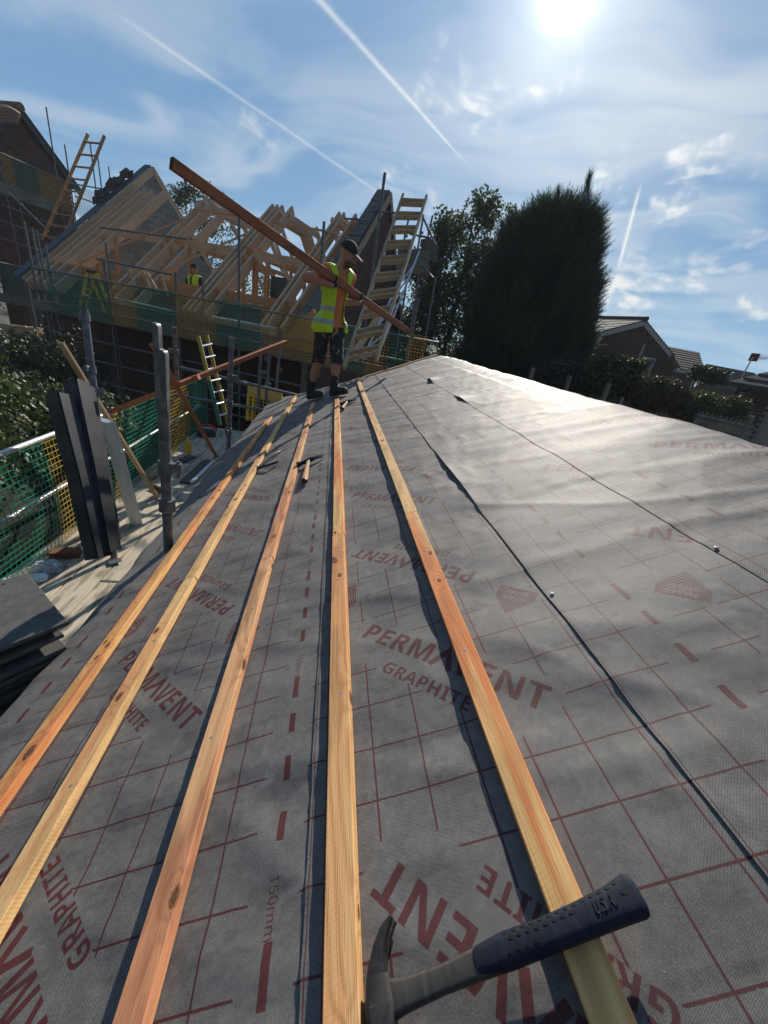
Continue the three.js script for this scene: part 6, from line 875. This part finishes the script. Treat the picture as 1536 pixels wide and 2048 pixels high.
  const crown = ellipsoid(hp(-0.012, 0.042, 0), fw, hu, hr, 0.109, 0.098, 0.09); part('cap', nets((x, y, z) => { const p = V(x - head.x, y - head.y, z - head.z); return Math.max(crown(x, y, z), -(p.dot(hu) - 0.03 + 0.1 * p.dot(fw))); }, hb[0], hb[1].clone().add(V(0.05, 0.05, 0.05)), 0.006), capCloth, o);
  const pk = ellipsoid(hp(0.115, 0.022, 0), fw.clone().addScaledVector(hu, -0.32).normalize(), hu.clone().addScaledVector(fw, 0.32).normalize(), hr, 0.078, 0.012, 0.072); part('cap_peak', nets(pk, ...bounds([hp(0.115, 0.022, 0)], 0.1), 0.005), capCloth, o);
}
{ // a second builder among the trusses, seen from the waist up
  const top = onF(388, 526, -3), o = thing('person', 'builder in dark clothes and yellow vest standing inside the bare trusses', 'person', top.clone().setY(2.95)), P = (a, y, b) => V(top.x, 0, top.z).addScaledVector(FE, a).addScaledVector(FN, b).setY(2.95 + y);
  const body = union([capsule(P(-0.09, 0.1, 0), P(-0.09, 0.9, 0), 0.06, 0.09), capsule(P(0.09, 0.1, 0), P(0.09, 0.9, 0), 0.06, 0.09), capsule(P(0, 0.95, 0), P(0, 1.35, 0), 0.15, 0.15), capsule(P(-0.17, 1.42, 0), P(0.17, 1.42, 0), 0.07, 0.07), capsule(P(-0.21, 1.4, 0), P(-0.28, 1.1, 0.02), 0.06, 0.05), capsule(P(-0.28, 1.1, 0.02), P(-0.18, 0.92, 0.18), 0.05, 0.035), capsule(P(0.21, 1.4, 0), P(0.28, 1.12, 0.02), 0.06, 0.05), capsule(P(0.28, 1.12, 0.02), P(0.14, 0.98, 0.2), 0.05, 0.035), capsule(P(0.14, 0.98, 0.2), P(0.07, 0.97, 0.24), 0.035, 0.025), capsule(P(-0.18, 0.92, 0.18), P(-0.12, 0.9, 0.23), 0.035, 0.025)], 0.05), b = bounds([P(-0.3, 0, 0), P(0.3, 1.8, 0.25)], 0.2);
  const hd = union([ellipsoid(P(0, 1.66, 0), FE, YY, FN, 0.08, 0.115, 0.098), capsule(P(0, 1.4, 0), P(0, 1.58, 0), 0.06, 0.055), capsule(P(0, 1.66, 0.09), P(0, 1.64, 0.11), 0.012, 0.014), ellipsoid(P(0, 1.58, 0.05), FE, YY, FN, 0.05, 0.04, 0.05)], 0.03);
  part('body', nets(union([body, hd], 0.02), b[0], b[1], 0.016), skin0, o); part('jacket', nets((x, y, z) => Math.max(body(x, y, z) - 0.014, 2.95 + 0.85 - y), b[0], b[1], 0.018), std([0.012, 0.013, 0.018], 0.85), o);
  part('trousers', nets((x, y, z) => Math.max(body(x, y, z) - 0.012, y - 2.95 - 0.95), b[0], b[1], 0.02), std([0.02, 0.02, 0.022], 0.9), o);
  const top2 = union([capsule(P(0, 0.95, 0), P(0, 1.35, 0), 0.15, 0.15), capsule(P(-0.15, 1.42, 0), P(0.15, 1.42, 0), 0.07, 0.07)], 0.05); part('vest', nets((x, y, z) => { const q = V(x - top.x, 0, z - top.z), la = q.dot(FE); return Math.max(top2(x, y, z) - 0.03, 2.95 + 1.05 - y, 0.045 - Math.abs(la) - 0.1 * Math.max(0, y - 4.2)); }, b[0], b[1], 0.018), hiVis, o);
  part('cap', nets((x, y, z) => Math.max(ellipsoid(P(0, 1.69, 0), FE, YY, FN, 0.09, 0.11, 0.108)(x, y, z), 2.95 + 1.69 - y), b[0], b[1], 0.016), capCloth, o);
}

// things of one kind carry one shared group phrase
{
  const kinds = new Map(); for (const o of scene.children) if (o.userData.category) kinds.set(o.userData.category, [...(kinds.get(o.userData.category) ?? []), o]);
  const phrase = { batten: 'battens laid along the membrane roof', 'scaffold pole': 'upright and slanting scaffold tubes on the site', 'scaffold rail': 'level scaffold tubes on the site', netting: 'netting panels hung on the scaffolds', 'scaffold board': 'scaffold boards laid as decks', 'roof tile': 'loose grey roof tiles by the eaves', 'fascia board': 'dark boards leaning beside the walkway', tree: 'trees beyond the site', shrub: 'shrubs beyond the site', ladder: 'ladders on the site', hammer: 'hammers lying on the roof' };
  for (const [k, list] of kinds) if (list.length > 1) for (const o of list) o.userData.group ??= phrase[k] ?? `${k}s on and round the site`;
}
renderer.render(scene, camera);
